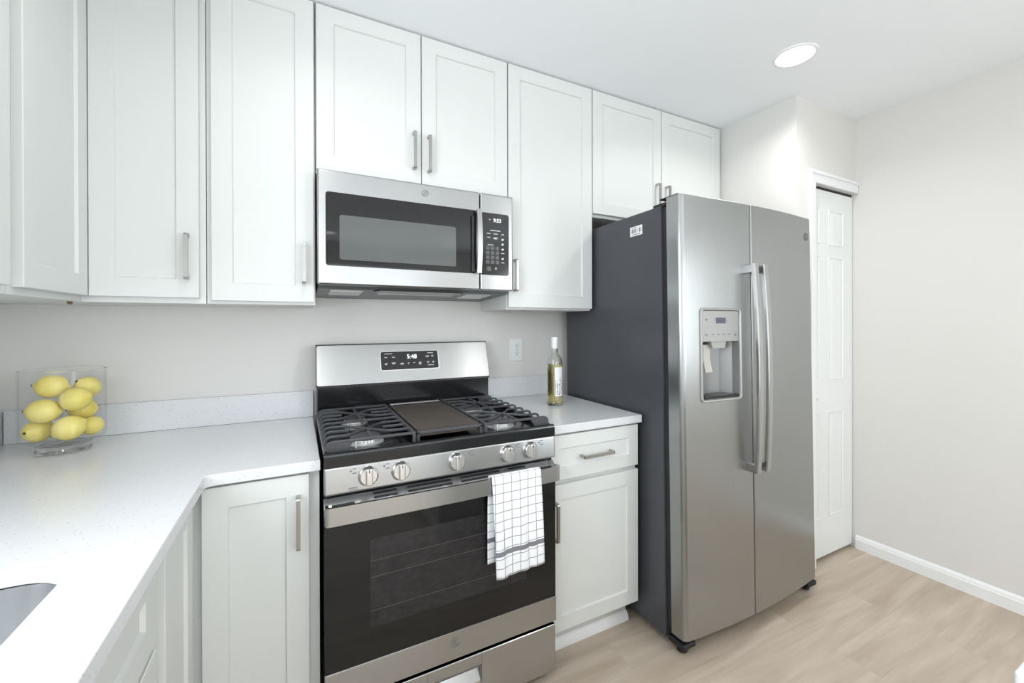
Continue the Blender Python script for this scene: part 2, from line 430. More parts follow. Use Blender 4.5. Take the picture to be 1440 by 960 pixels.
b = MB(); b.obox(f, DX0+0.002, DX1-0.002, DH-0.013, DH-0.001, -0.03, -0.004); b.build('gap_shade', 'black', dr)  # black strip standing for the shaded gap above the door
# casing around the closet door
b = MB(); f = FY(PY)
def casing(b, f, a0, a1, b0, b1):
    b.obox(f, a0, a1, b0, b1, 0.0, 0.011, 0.002)
b.obox(f, DX0-0.038, DX0, 0, DH+0.001, 0.0005, 0.012, 0.003); b.obox(f, DX0-0.055, DX0-0.037, 0, DH+0.0445, 0.0005, 0.018, 0.003)
b.obox(f, DX0-0.038, XR-0.002, DH, DH+0.045, 0.0005, 0.012, 0.003); b.obox(f, DX0-0.055, XR-0.002, DH+0.044, DH+0.062, 0.0005, 0.018, 0.003)
struct('trim_1', b, 'trim')
# baseboard along the right wall
prof = [(0, 0), (0.015, 0), (0.015, 0.052), (0.012, 0.056), (0.012, 0.062), (0.008, 0.070), (0.004, 0.074), (0.0, 0.0745)]
b = MB(); b.loft([[Vector((XR-0.0005-q, y, z)) for q, z in prof] for y in (PY-0.001, YF+0.002)])
struct('baseboard_right', b, 'trim')

# ------------------------------------------------------------------ recessed ceiling lights
def lamp(x, y, label, watts=LAMP_W):
    t = thing('recessed_light', (x, y, H), label, 'ceiling light', 'round recessed ceiling lights')
    fd = Frame((x, y, H), (1, 0, 0), (0, -1, 0), (0, 0, -1))
    b = MB(); R = 0.083
    seg = 40
    b.loft([[fd(r*math.cos(2*PI*k/seg), r*math.sin(2*PI*k/seg), c) for k in range(seg)] for r, c in ((R, 0.0003), (R, 0.003), (R-0.004, 0.005), (0.072, 0.005), (0.070, 0.003))], cap=(False, False))
    b.build('trim_ring', 'trim', t)
    b = MB(); b.disc(fd, 0.0715, [(0, 0.0005), (0, 0.0030), (-0.004, 0.0036)], 40); b.build('lens', 'lens', t)
    l = area('lamp_light', (x, y, H-0.008), (0, 0, 0), 0.14, 0.14, watts, (1.0, 0.985, 0.965), 'DISK'); l.data.spread = math.radians(150)
    return t
lamp(1.845, -0.90, 'round recessed ceiling light glowing above the refrigerator', 6.0)
lamp(0.0, -0.95, 'round recessed ceiling light above the range', 2.8)
lamp(0.0, -2.75, 'added unseen recessed ceiling light behind the camera near the sink')  # extra lamp out of view, added to light the room
lamp(1.85, -2.75, 'added unseen recessed ceiling light over the peninsula')  # another unseen lamp, put in for more room light
lamp(0.3, -4.55, 'round recessed ceiling light by the front wall, left')
lamp(1.87, -4.55, 'round recessed ceiling light by the front wall, right')

# ------------------------------------------------------------------ cabinets
STILE = 0.057
def shaker(f, w_, h_, name, parent, stile=STILE, mat='cabinet'):
    """overlay door / drawer front of 20 mm; f at its lower left back corner"""
    b = MB()
    b.rects(f, w_, h_, [(0, 0.0005), (0, 0.0185), (0.0015, 0.020), (stile, 0.020), (stile+0.0035, 0.0125), (w_*0.0+stile+0.0036, 0.0125)])
    return b.build(name, mat, parent, smooth=False)
def pull(f, length, parent, vertical=True, name='handle', out=0.031, wd=0.011, th=0.009):
    """square bar pull; f at its centre on the door face"""
    g = f if vertical else Frame(f.o, f.v, f.u, f.n)
    L = length/2
    outer = [(-L, 0), (-L, out-0.006), (-L+0.002, out-0.002), (-L+0.006, out), (L-0.006, out), (L-0.002, out-0.002), (L, out-0.006), (L, 0)]
    inner = [(L-th, 0), (L-th, out-th-0.003), (L-th-0.003, out-th), (-L+th+0.003, out-th), (-L+th, out-th-0.003), (-L+th, 0)]
    fr_ = Frame(g.o, g.v, g.n, g.u)
    b = MB(); b.prism(outer+inner, fr_, -wd/2, wd/2)
    return b.build(name, 'nickel', parent, smooth=False)

UY, UF, UT = -0.289, -0.309, H-0.006     # carcass front, door face, door top
UZ = 1.354                               # bottom of the doors
def carcass(b, lo, hi): b.box(lo, hi, 0.0012, 1)
GU = 'white wall cabinets'
# corner cabinet: an L of two legs
t = thing('corner_wall_cabinet', (-0.65, -0.15, 1.343), 'white L-shaped corner wall cabinet with two shaker doors meeting in the corner', 'cabinet', GU)
b = MB(); b.prism([(XL+0.001, -0.001), (XL+0.001, -0.646), (-0.618, -0.646), (-0.618, UY), (-0.321, UY), (-0.321, -0.001)], FZ(0), 1.343, H-0.003)
b.build('body', 'cabinet', t, smooth=False)
d = shaker(FY(UY).at(-0.5978, UZ+0.006, 0), -0.337+0.5978, UT-UZ-0.006, 'door', t)
pull(FY(UF).at(-0.366, 1.489), 0.142, d)
shaker(FX(-0.618).at(-0.627, UZ+0.006, 0), 0.627-0.3093, UT-UZ-0.006, 'door', t)
b = MB(); b.disc(Frame((-0.64, -0.30, 1.343), (1, 0, 0), (0, -1, 0), (0, 0, -1)), 0.006, [(0, 0), (0, 0.006), (-0.002, 0.008)], 14); b.build('bumper', 'brown', t)
# left wall cabinet at the edge of the photograph
t = thing('wall_cabinet', (-0.77, -0.84, 1.343), 'white wall cabinet on the left wall, nearest the window', 'cabinet', GU)
b = MB(); carcass(b, (XL+0.001, -1.1, 1.343), (-0.618, -0.648, H-0.003)); b.build('body', 'cabinet', t)
d = shaker(FX(-0.618).at(-1.095, UZ+0.006, 0), 1.095-0.672, UT-UZ-0.006, 'door', t)
pull(FX(-0.598).at(-1.065, 1.489), 0.142, d)
# narrow cabinet left of the microwave
t = thing('wall_cabinet', (-0.155, -0.15, 1.343), 'narrow white wall cabinet directly left of the microwave', 'cabinet', GU)
b = MB(); carcass(b, (-0.319, UY, 1.343), (-0.001, -0.001, H-0.003)); b.build('body', 'cabinet', t)
d = shaker(FY(UY).at(-0.305, UZ-0.001, 0), 0.305-0.0055, UT-UZ+0.001, 'door', t)
pull(FY(UF).at(-0.038, 1.488), 0.142, d)
# cabinet over the microwave
t = thing('wall_cabinet', (0.381, -0.15, 1.816), 'white two-door wall cabinet right above the microwave', 'cabinet', GU)
b = MB(); carcass(b, (0.001, UY, 1.817), (0.761, -0.001, H-0.003)); b.build('body', 'cabinet', t)
d = shaker(FY(UY).at(0.0035, 1.828, 0), 0.3785-0.0035, UT-1.828, 'door', t); pull(FY(UF).at(0.350, 1.952), 0.145, d)
d = shaker(FY(UY).at(0.3825, 1.828, 0), 0.7595-0.3825, UT-1.828, 'door', t); pull(FY(UF).at(0.409, 1.948), 0.145, d)
# tall cabinet right of the microwave
t = thing('wall_cabinet', (0.993, -0.15, 1.343), 'tall single-door white wall cabinet between microwave and refrigerator', 'cabinet', GU)
b = MB(); carcass(b, (0.763, UY, 1.338), (1.2225, -0.001, H-0.003)); b.build('body', 'cabinet', t)
d = shaker(FY(UY).at(0.766, UZ-0.007, 0), 1.2205-0.766, UT-UZ+0.007, 'door', t); pull(FY(UF).at(0.794, 1.488), 0.140, d)
# cabinet above the refrigerator
t = thing('wall_cabinet', (1.69, -0.15, 1.80), 'white two-door wall cabinet above the refrigerator', 'cabinet', GU)
b = MB(); carcass(b, (1.2245, UY, 1.800), (2.178, -0.001, H-0.003)); b.build('body', 'cabinet', t)
d = shaker(FY(UY).at(1.2265, 1.814, 0), 1.6845-1.2265, UT-1.814, 'door', t); pull(FY(UF).at(1.649, 1.945), 0.145, d)
d = shaker(FY(UY).at(1.6885, 1.814, 0), 2.158-1.6885, UT-1.814, 'door', t); pull(FY(UF).at(1.721, 1.942), 0.145, d)

# base cabinets
BY, BF = -0.613, -0.633
LF, LD = -0.313, -0.293        # left run: carcass front, door face
BT = 0.860
GB = 'white base cabinets'
t = thing('corner_base_cabinet', (-0.5, -0.35, 0), 'white corner base cabinet left of the range, two doors folding into the corner', 'cabinet', GB)
b = MB(); b.prism([(XL+0.001, -0.002), (XL+0.001, -0.93), (LF, -0.93), (LF, BY), (-0.003, BY), (-0.003, -0.002)], FZ(0), 0.105, BT)
b.build('body', 'cabinet', t, smooth=False)
b = MB(); b.prism([(XL+0.001, -0.03), (XL+0.001, -0.93), (LF-0.075, -0.93), (LF-0.075, BY+0.075), (-0.003, BY+0.075), (-0.003, -0.03)], FZ(0), 0.0, 0.105); b.build('toe_kick', 'cabinet', t, smooth=False)
d = shaker(FY(BY).at(-0.279, 0.118, 0), 0.279-0.0295, 0.735, 'door', t); pull(FY(BF).at(-0.0577, 0.726), 0.145, d)
shaker(FX(LF).at(-0.893, 0.118, 0), 0.893-0.650, 0.735, 'door', t)
t = thing('sink_base_cabinet', (-0.6, -1.4, 0), 'white sink base cabinet below the steel sink with false drawer fronts', 'cabinet', GB)
b = MB(); b.box((XL+0.001, -1.86, 0.105), (LF, -0.932, 0.64), 0.001, 1)
b.box((LF-0.018, -1.86, 0.64), (LF, -0.932, BT), 0.001, 1); b.box((XL+0.001, -1.86, 0.64), (XL+0.02, -0.932, BT), 0.001, 1)
b.box((XL+0.02, -0.95, 0.64), (LF-0.018, -0.932, BT)); b.box((XL+0.02, -1.86, 0.64), (LF-0.018, -1.842, BT))
b.build('body', 'cabinet', t)
b = MB(); b.box((XL+0.001, -1.86, 0), (LF-0.075, -0.932, 0.105)); b.build('toe_kick', 'cabinet', t)
for y0, y1 in ((-1.392, -0.955), (-1.84, -1.398)):
    shaker(FX(LF).at(y0, 0.686, 0), y1-y0, 0.167, 'drawer_front', t)
    d = shaker(FX(LF).at(y0, 0.118, 0), y1-y0, 0.556, 'door', t)
    pull(FX(LD).at(y0+0.03 if y0 > -1.5 else y1-0.03, 0.56), 0.145, d)
t = thing('base_cabinet', (0.985, -0.3, 0), 'white base cabinet with one drawer and one door between range and refrigerator', 'cabinet', GB)
b = MB(); b.box((0.7645, BY, 0.105), (1.207, -0.002, BT+0.003), 0.001, 1); b.build('body', 'cabinet', t)
b = MB(); b.box((0.7645, BY+0.055, 0), (1.203, -0.03, 0.105)); b.build('toe_kick', 'cabinet', t)
b = MB(); b.loft([[Vector((x, BY+0.055-q, z)) for q, z in ((0, 0), (0.016, 0), (0.016, 0.012), (0.010, 0.030), (0.004, 0.036), (0, 0.037))] for x in (0.7645, 1.205)]); b.build('shoe_moulding', 'trim', t)
d = shaker(FY(BY).at(0.767, 0.687, 0), 1.2045-0.767, 0.169, 'drawer', t, 0.05); pull(FY(BF).at(0.984, 0.767), 0.150, d, False)
d = shaker(FY(BY).at(0.767, 0.118, 0), 1.2045-0.767, 0.552, 'door', t); pull(FY(BF).at(0.791, 0.541), 0.145, d)
# peninsula
t = thing('peninsula_cabinet', (1.4, -2.15, 0), 'white peninsula cabinet under the rounded worktop at lower right', 'cabinet', GB)
PCX, PCY = 0.69, -1.84
b = MB(); b.box((PCX, -2.42, 0.0), (1.695, PCY-0.02, BT-0.002), 0.001, 1); b.box((PCX-0.012, -2.42, 0.0), (PCX, PCY-0.02, 0.075), 0.003); b.build('body', 'cabinet', t)
f = Frame((0, PCY-0.02, 0), (-1, 0, 0), (0, 0, 1), (0, 1, 0))
for k in range(2):
    x1 = -PCX-0.005-0.5*k
    shaker(f.at(x1-0.49, 0.687, 0), 0.488, 0.167, 'drawer', t, 0.05); shaker(f.at(x1-0.49, 0.118, 0), 0.488, 0.552, 'door', t)

# ------------------------------------------------------------------ worktops
def slab(name, outline, holes, z0, z1, mat, bev=0.0025):
    cu = bpy.data.curves.new('tmp', 'CURVE'); cu.dimensions = '2D'; cu.fill_mode = 'BOTH'
    cu.extrude = (z1-z0)/2-bev; cu.bevel_depth = bev; cu.bevel_resolution = 2; cu.offset = -bev
    for pts in [outline]+holes:
        s = cu.splines.new('POLY'); s.points.add(len(pts)-1); s.use_cyclic_u = True
        for p, q in zip(s.points, pts): p.co = (q[0], q[1], 0, 1)
    ob = bpy.data.objects.new('tmp', cu); COL.objects.link(ob)
    me = bpy.data.meshes.new_from_object(ob.evaluated_get(bpy.context.evaluated_depsgraph_get()))
    bpy.data.objects.remove(ob); bpy.data.curves.remove(cu)
    b = MB(); b.bm.from_mesh(me); bpy.data.meshes.remove(me)
    for v in b.bm.verts: v.co.z += (z0+z1)/2
    bmesh.ops.remove_doubles(b.bm, verts=b.bm.verts[:], dist=0.0002)
    o = b.build(name, mat, None, angle=40)
    return recenter(o)
CT, CB = 0.892, 0.862
LX = -0.268
inner = [(LX, -0.668)] + [(LX+0.02-0.02*math.cos(a), -0.648-0.02+0.02*math.sin(a)) for a in [PI/2*k/6 for k in range(1, 6)]] + [(LX+0.02, -0.648)]
SX0, SX1, SY0, SY1 = -0.80, -0.376, -1.76, -1.0
hole = rr_pts(SX0, SX1, SY0, SY1, 0.085, 8)
out = [(XL+0.002, -0.002), (XL+0.002, -2.6), (LX, -2.6)] + inner + [(-0.002, -0.648), (-0.002, -0.002)]
tag(slab('countertop', out, [hole], CB, CT, 'quartz'), 'L-shaped white speckled quartz worktop with the sink cut-out, left of the range', 'countertop', 'quartz worktops')
CR = 0.897
tag(slab('countertop', [(0.7635, -0.002), (0.7635, -0.645), (1.214, -0.645), (1.214, -0.002)], [], CR-0.032, CR, 'quartz'), 'short white quartz worktop under the wine bottle, right of the range', 'countertop', 'quartz worktops')
pen = rr_pts(0.6445, 1.72, -2.47, -1.788, 0.006, 6)
tag(slab('countertop', pen, [], CB, CT, 'quartz'), 'rounded corner of a white worktop at the lower right edge', 'countertop', 'quartz worktops')
b = MB(); b.box((XL+0.025, -0.022, CT+0.0005), (-0.002, -0.001, 0.999), 0.0015); tag(recenter(b.build('backsplash', 'quartz')), 'long low quartz backsplash strip behind the lemon vase', 'backsplash', 'quartz backsplash strips')
b = MB(); b.box((XL+0.001, -1.15, CT+0.0005), (XL+0.022, -0.001, 0.999), 0.0015); tag(recenter(b.build('backsplash', 'quartz')), 'low quartz backsplash strip along the left wall', 'backsplash', 'quartz backsplash strips')
b = MB(); b.box((0.7645, -0.022, CR+0.0005), (1.230, -0.001, 1.000), 0.0015); tag(recenter(b.build('backsplash', 'quartz')), 'short low quartz backsplash strip behind the wine bottle', 'backsplash', 'quartz backsplash strips')
# sink
t = thing('kitchen_sink', (-0.588, -1.38, 0.65), 'stainless steel undermount sink set into the white worktop', 'sink')
b = MB(); R = []
for inset, z, r in ((-0.014, CB-0.004, 0.09), (-0.006, CB-0.0045, 0.088), (-0.004, CB-0.02, 0.086), (0.004, 0.70, 0.08), (0.02, 0.672, 0.075), (0.05, 0.660, 0.06), (0.12, 0.657, 0.05)):
    R.append([Vector((p[0], p[1], z)) for p in rr_pts(SX0+inset, SX1-inset, SY0+inset, SY1-inset, r, 8)])
b.loft(R, cap=(False, True)); o = b.build('basin', 'sink_steel', t, angle=60, recalc=False)
md = o.modifiers.new('thickness', 'SOLIDIFY'); md.thickness = 0.0015; md.offset = 1
b = MB(); b.disc(Frame((-0.588, -1.38, 0.658), (1, 0, 0), (0, 1, 0), (0, 0, 1)), 0.045, [(0, 0), (-0.002, 0.002), (-0.012, 0.002), (-0.016, 0.0005)], 28); b.build('drain', 'knob_steel', t)

# ------------------------------------------------------------------ emblem: ring with a flowing monogram
def emblem(f, r, parent, mat='mark_grey', name='emblem', h=0.0008):
    b = MB()
    def ring(rr_, w_):
        seg = 36
        b.loft([[f((rr_+q)*math.cos(2*PI*k/seg), (rr_+q)*math.sin(2*PI*k/seg), c) for k in range(seg)] for q, c in ((-w_, 0.0001), (-w_, h), (w_, h), (w_, 0.0001))], cap=(False, False))
    ring(r*0.94, r*0.06); ring(r*0.80, r*0.025)
    def stroke(pts, w_):
        n = len(pts); L, Rr = [], []
        for i in range(n):
            dx = pts[min(i+1, n-1)][0]-pts[max(i-1, 0)][0]; dy = pts[min(i+1, n-1)][1]-pts[max(i-1, 0)][1]
            q = math.hypot(dx, dy) or 1; ww = w_*(0.5+0.5*math.sin(PI*i/(n-1)))
            L.append((pts[i][0]-dy/q*ww, pts[i][1]+dx/q*ww)); Rr.append((pts[i][0]+dy/q*ww, pts[i][1]-dx/q*ww))
        for i in range(n-1):
            vs = [b.bm.verts.new(f(p[0]*r, p[1]*r, h)) for p in (L[i], L[i+1], Rr[i+1], Rr[i])]; b.bm.faces.new(vs)
    # two looping letters, drawn as curls
    stroke([(-0.10+0.32*math.cos(a)*(1-0.05*k)-0.1, 0.10+0.30*math.sin(a)) for k, a in enumerate([0.5+5.2*i/22 for i in range(23)])], 0.06)
    stroke([(-0.12+0.10*math.sin(3*u)-0.1*u, 0.05-0.55*u) for u in [i/14 for i in range(15)]], 0.05)
    stroke([(0.22+0.26*math.cos(a), 0.20+0.20*math.sin(a)) for a in [0.6+4.2*i/16 for i in range(17)]], 0.05)
    stroke([(0.22+0.28*math.cos(a), -0.22+0.24*math.sin(a)) for a in [1.6+4.4*i/16 for i in range(17)]], 0.06)
    for k in range(4):
        a0 = PI/2*k+0.3
        stroke([(0.68*math.cos(a0+0.9*i/10), 0.68*math.sin(a0+0.9*i/10)) for i in range(11)], 0.045)
    return b.build(name, mat, parent, recalc=False)

# ------------------------------------------------------------------ microwave
MX0, MX1, MY, MZ0, MZ1 = 0.003, 0.7585, -0.3645, 1.414, 1.8135
t = thing('microwave_oven', (0.381, -0.19, 1.39), 'stainless over-the-range microwave mounted under the wall cabinets', 'microwave')
b = MB(); yb = MY+0.045
b.prism([(-0.004, 1.386), (-0.30, 1.404), (yb, MZ0+0.003), (yb, MZ1-0.006), (-0.004, MZ1-0.006)], Frame((0, 0, 0), (0, 1, 0), (0, 0, 1), (1, 0, 0)), MX0+0.004, MX1-0.004)
b.build('body', 'mw_under', t, smooth=False)
SPL = 0.6075
f = FY(MY)
b = MB(); b.obox(f, MX0, SPL-0.0012, MZ0, MZ1, -0.043, 0.0, 0.007, 3); door = b.build('door', 'steel_h', t)
b = MB(); b.rrect(f, 0.029, 0.590, 1.480, 1.7365, 0.010, [(0, -0.004), (0, 0.0008), (0.001, 0.0014)]); b.build('door_glass', 'glass_black', door)
b = MB(); b.rrect(f, 0.074, 0.503, 1.503, 1.6595, 0.008, [(0, 0.001), (0, 0.0016), (0.0005, 0.0019)]); b.build('window_screen', 'mw_window', door)
# handle: tapered vertical blade standing off the glass
b = MB()
path = [(0.5955, MY-0.002, 1.4835), (0.5955, MY-0.022, 1.4835), (0.5955, MY-0.026, 1.487)]
b.sweep([(0.5955, MY-0.020-0.010*math.sin(PI*k/12), 1.481+0.2575*k/12) for k in range(13)], (1, 0, 0), 0.021, 0.007)
b.obox(f, 0.588, 0.604, 1.483, 1.497, 0.0, 0.020, 0.001); b.obox(f, 0.588, 0.604, 1.724, 1.737, 0.0, 0.020, 0.001)
b.build('handle', 'steel_handle', door)
b = MB(); b.obox(f, 0.566, 0.5835, 1.484, 1.7135, 0.001, 0.010, 0.004, 2); b.build('handle_recess', 'enamel', door)
emblem(f.at(0.379, 1.777, 0.0002), 0.0135, door, 'disp_grey')
b = MB(); b.obox(f, SPL+0.0012, MX1, MZ0, MZ1, -0.043, 0.0, 0.007, 3); cp = b.build('control_panel', 'steel_h', t)
b = MB(); b.rrect(f, SPL+0.0016, 0.738, 1.477, 1.7335, 0.010, [(0, -0.004), (0, 0.0008), (0.001, 0.0014)]); b.build('panel_glass', 'glass_panel', cp)
b = MB(); b.text('9:53', f.at(0.684, 1.704, 0.0013), 0.021); b.build('clock_digits', 'led', cp, smooth=False, recalc=False)
q = f.at(0, 0, 0.0013)
def dash(b, q, x, z, w_, h_=0.0028): b.obox(q, x-w_/2, x+w_/2, z-h_/2, z+h_/2, 0.0002, 0.0005)
def legend(parent, q, x, z, w_, h_=0.0028, n_=1, name='button_legend', mat='mark_white'):
    b = MB()
    for k in range(n_): dash(b, q, x-(0.0008 if k % 2 else 0), z-0.004*k, w_*(0.8 if k % 2 else 1), h_)
    b.build(name, mat, parent, smooth=False)
for x, z, w_, h_ in ((0.650, 1.7065, 0.006, 0.003), (0.6745, 1.662, 0.046, 0.003), (0.654, 1.602, 0.028, 0.0026), (0.709, 1.570, 0.015, 0.0028), (0.709, 1.531, 0.015, 0.0028)): legend(cp, q, x, z, w_, h_)
for x, w_ in ((0.644, 0.017), (0.676, 0.018), (0.709, 0.012)): legend(cp, q, x, 1.6485, w_)
legend(cp, q, 0.645, 1.6325, 0.014); legend(cp, q, 0.676, 1.6325, 0.019, 0.0028, 2); legend(cp, q, 0.678, 1.507, 0.009, 0.0026, 2)
for z in (1.629, 1.609, 1.588, 1.549): legend(cp, q, 0.709, z, 0.010, 0.0036, 2)
KX, KZ = (0.640, 0.662, 0.684), (1.5885, 1.569, 1.55, 1.531)
def key(x0, x1, z0, z1):
    b = MB(); b.obox(q, x0, x1, z0, z1, 0.0001, 0.0004); b.build('key', 'key_grey', cp, smooth=False)
for x in KX:
    for z in KZ: key(x-0.0085, x+0.0085, z-0.0075, z+0.0075)
key(0.637, 0.655, 1.494, 1.512)
for i, ch in enumerate('123456789'):
    b = MB(); b.text(ch, q.at(KX[i % 3], KZ[i//3], 0.0005), 0.011); b.build('key_digit', 'mark_grey', cp, smooth=False, recalc=False)
b = MB(); b.text('0', q.at(KX[1], KZ[3], 0.0005), 0.011); b.build('key_digit', 'mark_grey', cp, smooth=False, recalc=False)
# underside: two light lenses and the dark vent mouth
def under(y): return 1.404 + (y+0.30)*(1.386-1.404)/0.296 if y > -0.30 else 1.404+( -0.30-y)*(MZ0+0.003-1.404)/(-0.30-yb)*1.0
su = Vector((0, 0.296, -0.018)).normalized()
fu = Frame((0, -0.30, 1.404), (1, 0, 0), (0, -su.y, -su.z), (0, su.z, -su.y))
for a0, a1, nm in ((0.05, 0.165, 'lamp_grille'), (0.585, 0.70, 'lamp_grille')):
    b = MB(); b.obox(fu, a0, a1, -0.17, -0.03, 0.0003, 0.0018, 0.0006)
    for k in range(24 if a0 < 0.3 else 1):
        if a0 < 0.3: b.obox(fu, a0+0.004+k*0.0046, a0+0.0062+k*0.0046, -0.163, -0.037, 0.0018, 0.003)
    b.build(nm, 'grille', t)
b = MB(); b.prism([(0.20, -0.015), (0.235, -0.06), (0.525, -0.06), (0.56, -0.015), (0.54, 0.012), (0.22, 0.012)], fu, 0.0003, 0.004); b.build('exhaust_mouth', 'enamel', t)
b = MB(); b.obox(fu, 0.225, 0.535, -0.085, -0.064, 0.0003, 0.006, 0.002); b.build('exhaust_flap', 'steel_h', t)

# ------------------------------------------------------------------ range
RX0, RX1 = 0.0055, 0.7602
t = thing('gas_range', (0.383, -0.36, 0), 'stainless gas range with black cooktop and a towel on its oven handle', 'stove')
b = MB(); b.box((RX0+0.001, -0.655, 0.035), (RX1-0.001, -0.03, 0.884), 0.002, 1); b.box((RX0+0.004, -0.668, 0.715), (RX1-0.004, -0.652, 0.884)); b.build('body', 'enamel', t)
for x in (0.05, 0.715):
    for y in (-0.58, -0.08):
        b = MB(); b.lathe((x, y, 0), [(0.018, 0), (0.018, 0.012), (0.009, 0.014), (0.009, 0.035)], 16); b.build('foot', 'black', t)
# cooktop: tray with a raised rim and rolled front lip
b = MB()
b.box((RX0, -0.66, 0.884), (RX1, -0.10, 0.895))
b.loft([[Vector((x, y, z)) for y, z in ((-0.684, 0.876), (-0.684, 0.905), (-0.681, 0.912), (-0.674, 0.915), (-0.664, 0.913), (-0.655, 0.904), (-0.645, 0.894), (-0.645, 0.884), (-0.66, 0.876))] for x in (RX0, RX1)])
b.box((RX0, -0.66, 0.89), (RX0+0.010, -0.09, 0.913), 0.003); b.box((RX1-0.010, -0.66, 0.89), (RX1, -0.09, 0.913), 0.003)
ct = b.build('cooktop', 'enamel', t)
# control panel, leaning back a little
f = Frame((0, -0.691, 0.800), (1, 0, 0), (0, 0.006, 0.077), (0, -0.077, 0.006))
b = MB(); b.obox(f, RX0, RX1, 0.0, 0.0765, -0.03, 0.0, 0.006, 3); pn = b.build('control_panel', 'steel_h', t)
for x in (0.122, 0.2145, 0.3885, 0.568, 0.6555):
    kf = f.at(x, 0.0405, 0.0005)
    b = MB()
    b.disc(kf, 0.0285, [(0, 0), (0, 0.003), (-0.002, 0.005), (-0.0045, 0.014), (-0.0065, 0.016)], 36)
    k = b.build('knob', 'knob_steel', pn)
    b = MB(); b.obox(kf, -0.0095, 0.0095, -0.0235, 0.0235, 0.012, 0.027, 0.004, 3); b.build('grip', 'knob_steel', k)
    b = MB(); b.obox(kf, -0.0012, 0.0012, 0.012, 0.0215, 0.0266, 0.0274); b.build('pointer', 'mark_dark', k)
for x in (0.075, 0.167, 0.433, 0.603, 0.694):
    q = f.at(x, 0.060, 0.0003); b = MB()
    b.obox(q, -0.0025, 0.0025, -0.0025, 0.0025, 0, 0.0004)
    dash(b, q, 0.009, 0.005, 0.010, 0.002); dash(b, q, 0.010, -0.007, 0.012, 0.0025)
    b.build('knob_legend', 'mark_grey', pn, smooth=False)
b = MB(); dash(b, f.at(0.08, 0.013, 0.0003), 0, 0, 0.024, 0.0025); dash(b, f.at(0.08, 0.008, 0.0003), 0.002, 0, 0.024, 0.0018); b.build('knob_legend', 'mark_grey', pn, smooth=False)
# backguard
b = MB()
YB0, YB1, ZB0, ZB1 = -0.122, -0.072, 1.027, 1.192
b.box((RX0+0.004, -0.108, 0.893), (RX1-0.004, -0.03, 1.03), 0.003)
b.prism([(-0.115, ZB0-0.008), (YB1+0.006, ZB1-0.001), (-0.03, ZB1-0.001), (-0.03, ZB0-0.008)], Frame((0, 0, 0), (0, 1, 0), (0, 0, 1), (1, 0, 0)), RX0+0.001, RX1-0.001)
bg = b.build('backguard', 'enamel', t)
dv = Vector((0, YB1-YB0, ZB1-ZB0)); HL = dv.length
f = Frame((0, YB0, ZB0), (1, 0, 0), dv, Vector((1, 0, 0)).cross(dv))
b = MB(); b.rrect(f, RX0+0.0025, RX1-0.0025, 0.0, HL-0.003, 0.010, [(0, -0.012), (0, -0.003), (0.001, -0.001), (0.003, 0.0)], 4); sp = b.build('steel_face', 'steel_h', bg)
b = MB(); b.rrect(f, 0.258, 0.512, 0.052, 0.134, 0.007, [(-0.002, 0.0002), (-0.002, 0.0008), (0, 0.001)]); b.build('display_rim', 'knob_steel', bg)
b = MB(); b.rrect(f, 0.259, 0.511, 0.053, 0.133, 0.006, [(0, 0.0005), (0, 0.0014), (0.0005, 0.0017)]); b.build('display_glass', 'glass_panel', bg)
b = MB(); b.text('5:48', f.at(0.392, 0.108, 0.0016), 0.026); b.build('clock_digits', 'led', bg, smooth=False, recalc=False)
q = f.at(0.259, 0.053, 0.0016)
for x, z, w_, n_ in ((0.032, 0.0705, 0.034, 1), (0.217, 0.0695, 0.027, 1), (0.216, 0.0145, 0.028, 1), (0.021, 0.055, 0.012, 1), (0.053, 0.055, 0.013, 1), (0.021, 0.028, 0.012, 2), (0.053, 0.030, 0.017, 2), (0.089, 0.027, 0.016, 2),
                     (0.117, 0.028, 0.006, 2), (0.142, 0.028, 0.008, 1), (0.168, 0.028, 0.012, 3), (0.203, 0.056, 0.015, 2), (0.226, 0.057, 0.010, 2), (0.205, 0.030, 0.010, 2), (0.229, 0.030, 0.011, 2)):
    legend(bg, q, x, z, w_, 0.0026, n_)
# oven door
f = FY(-0.690)
od = MB(); od.obox(f, RX0, RX1, 0.218, 0.762, -0.033, -0.004, 0.002, 1); od = od.build('oven_door', 'enamel', t)
b = MB(); b.obox(f, RX0+0.001, RX1-0.001, 0.308, 0.752, -0.004, 0.0, 0.001, 1); b.build('door_glass', 'glass_black', od)
b = MB(); b.rrect(f, 0.126, 0.64, 0.400, 0.655, 0.004, [(0, 0.0), (0, 0.0005), (0.0005, 0.0007)]); b.build('oven_window', 'oven_window', od)
b = MB()
for z in (0.448, 0.545, 0.592): b.obox(f, 0.128, 0.638, z, z+0.0016, 0.0006, 0.0009)
b.build('oven_rack', 'oven_rack_wire', od)
b = MB(); b.obox(f, RX0, RX1, 0.2185, 0.3075, -0.03, 0.003, 0.003, 2); b.build('lower_rail', 'steel_h', od)
emblem(f.at(0.381, 0.272, 0.0032), 0.0165, od, 'disp_grey')
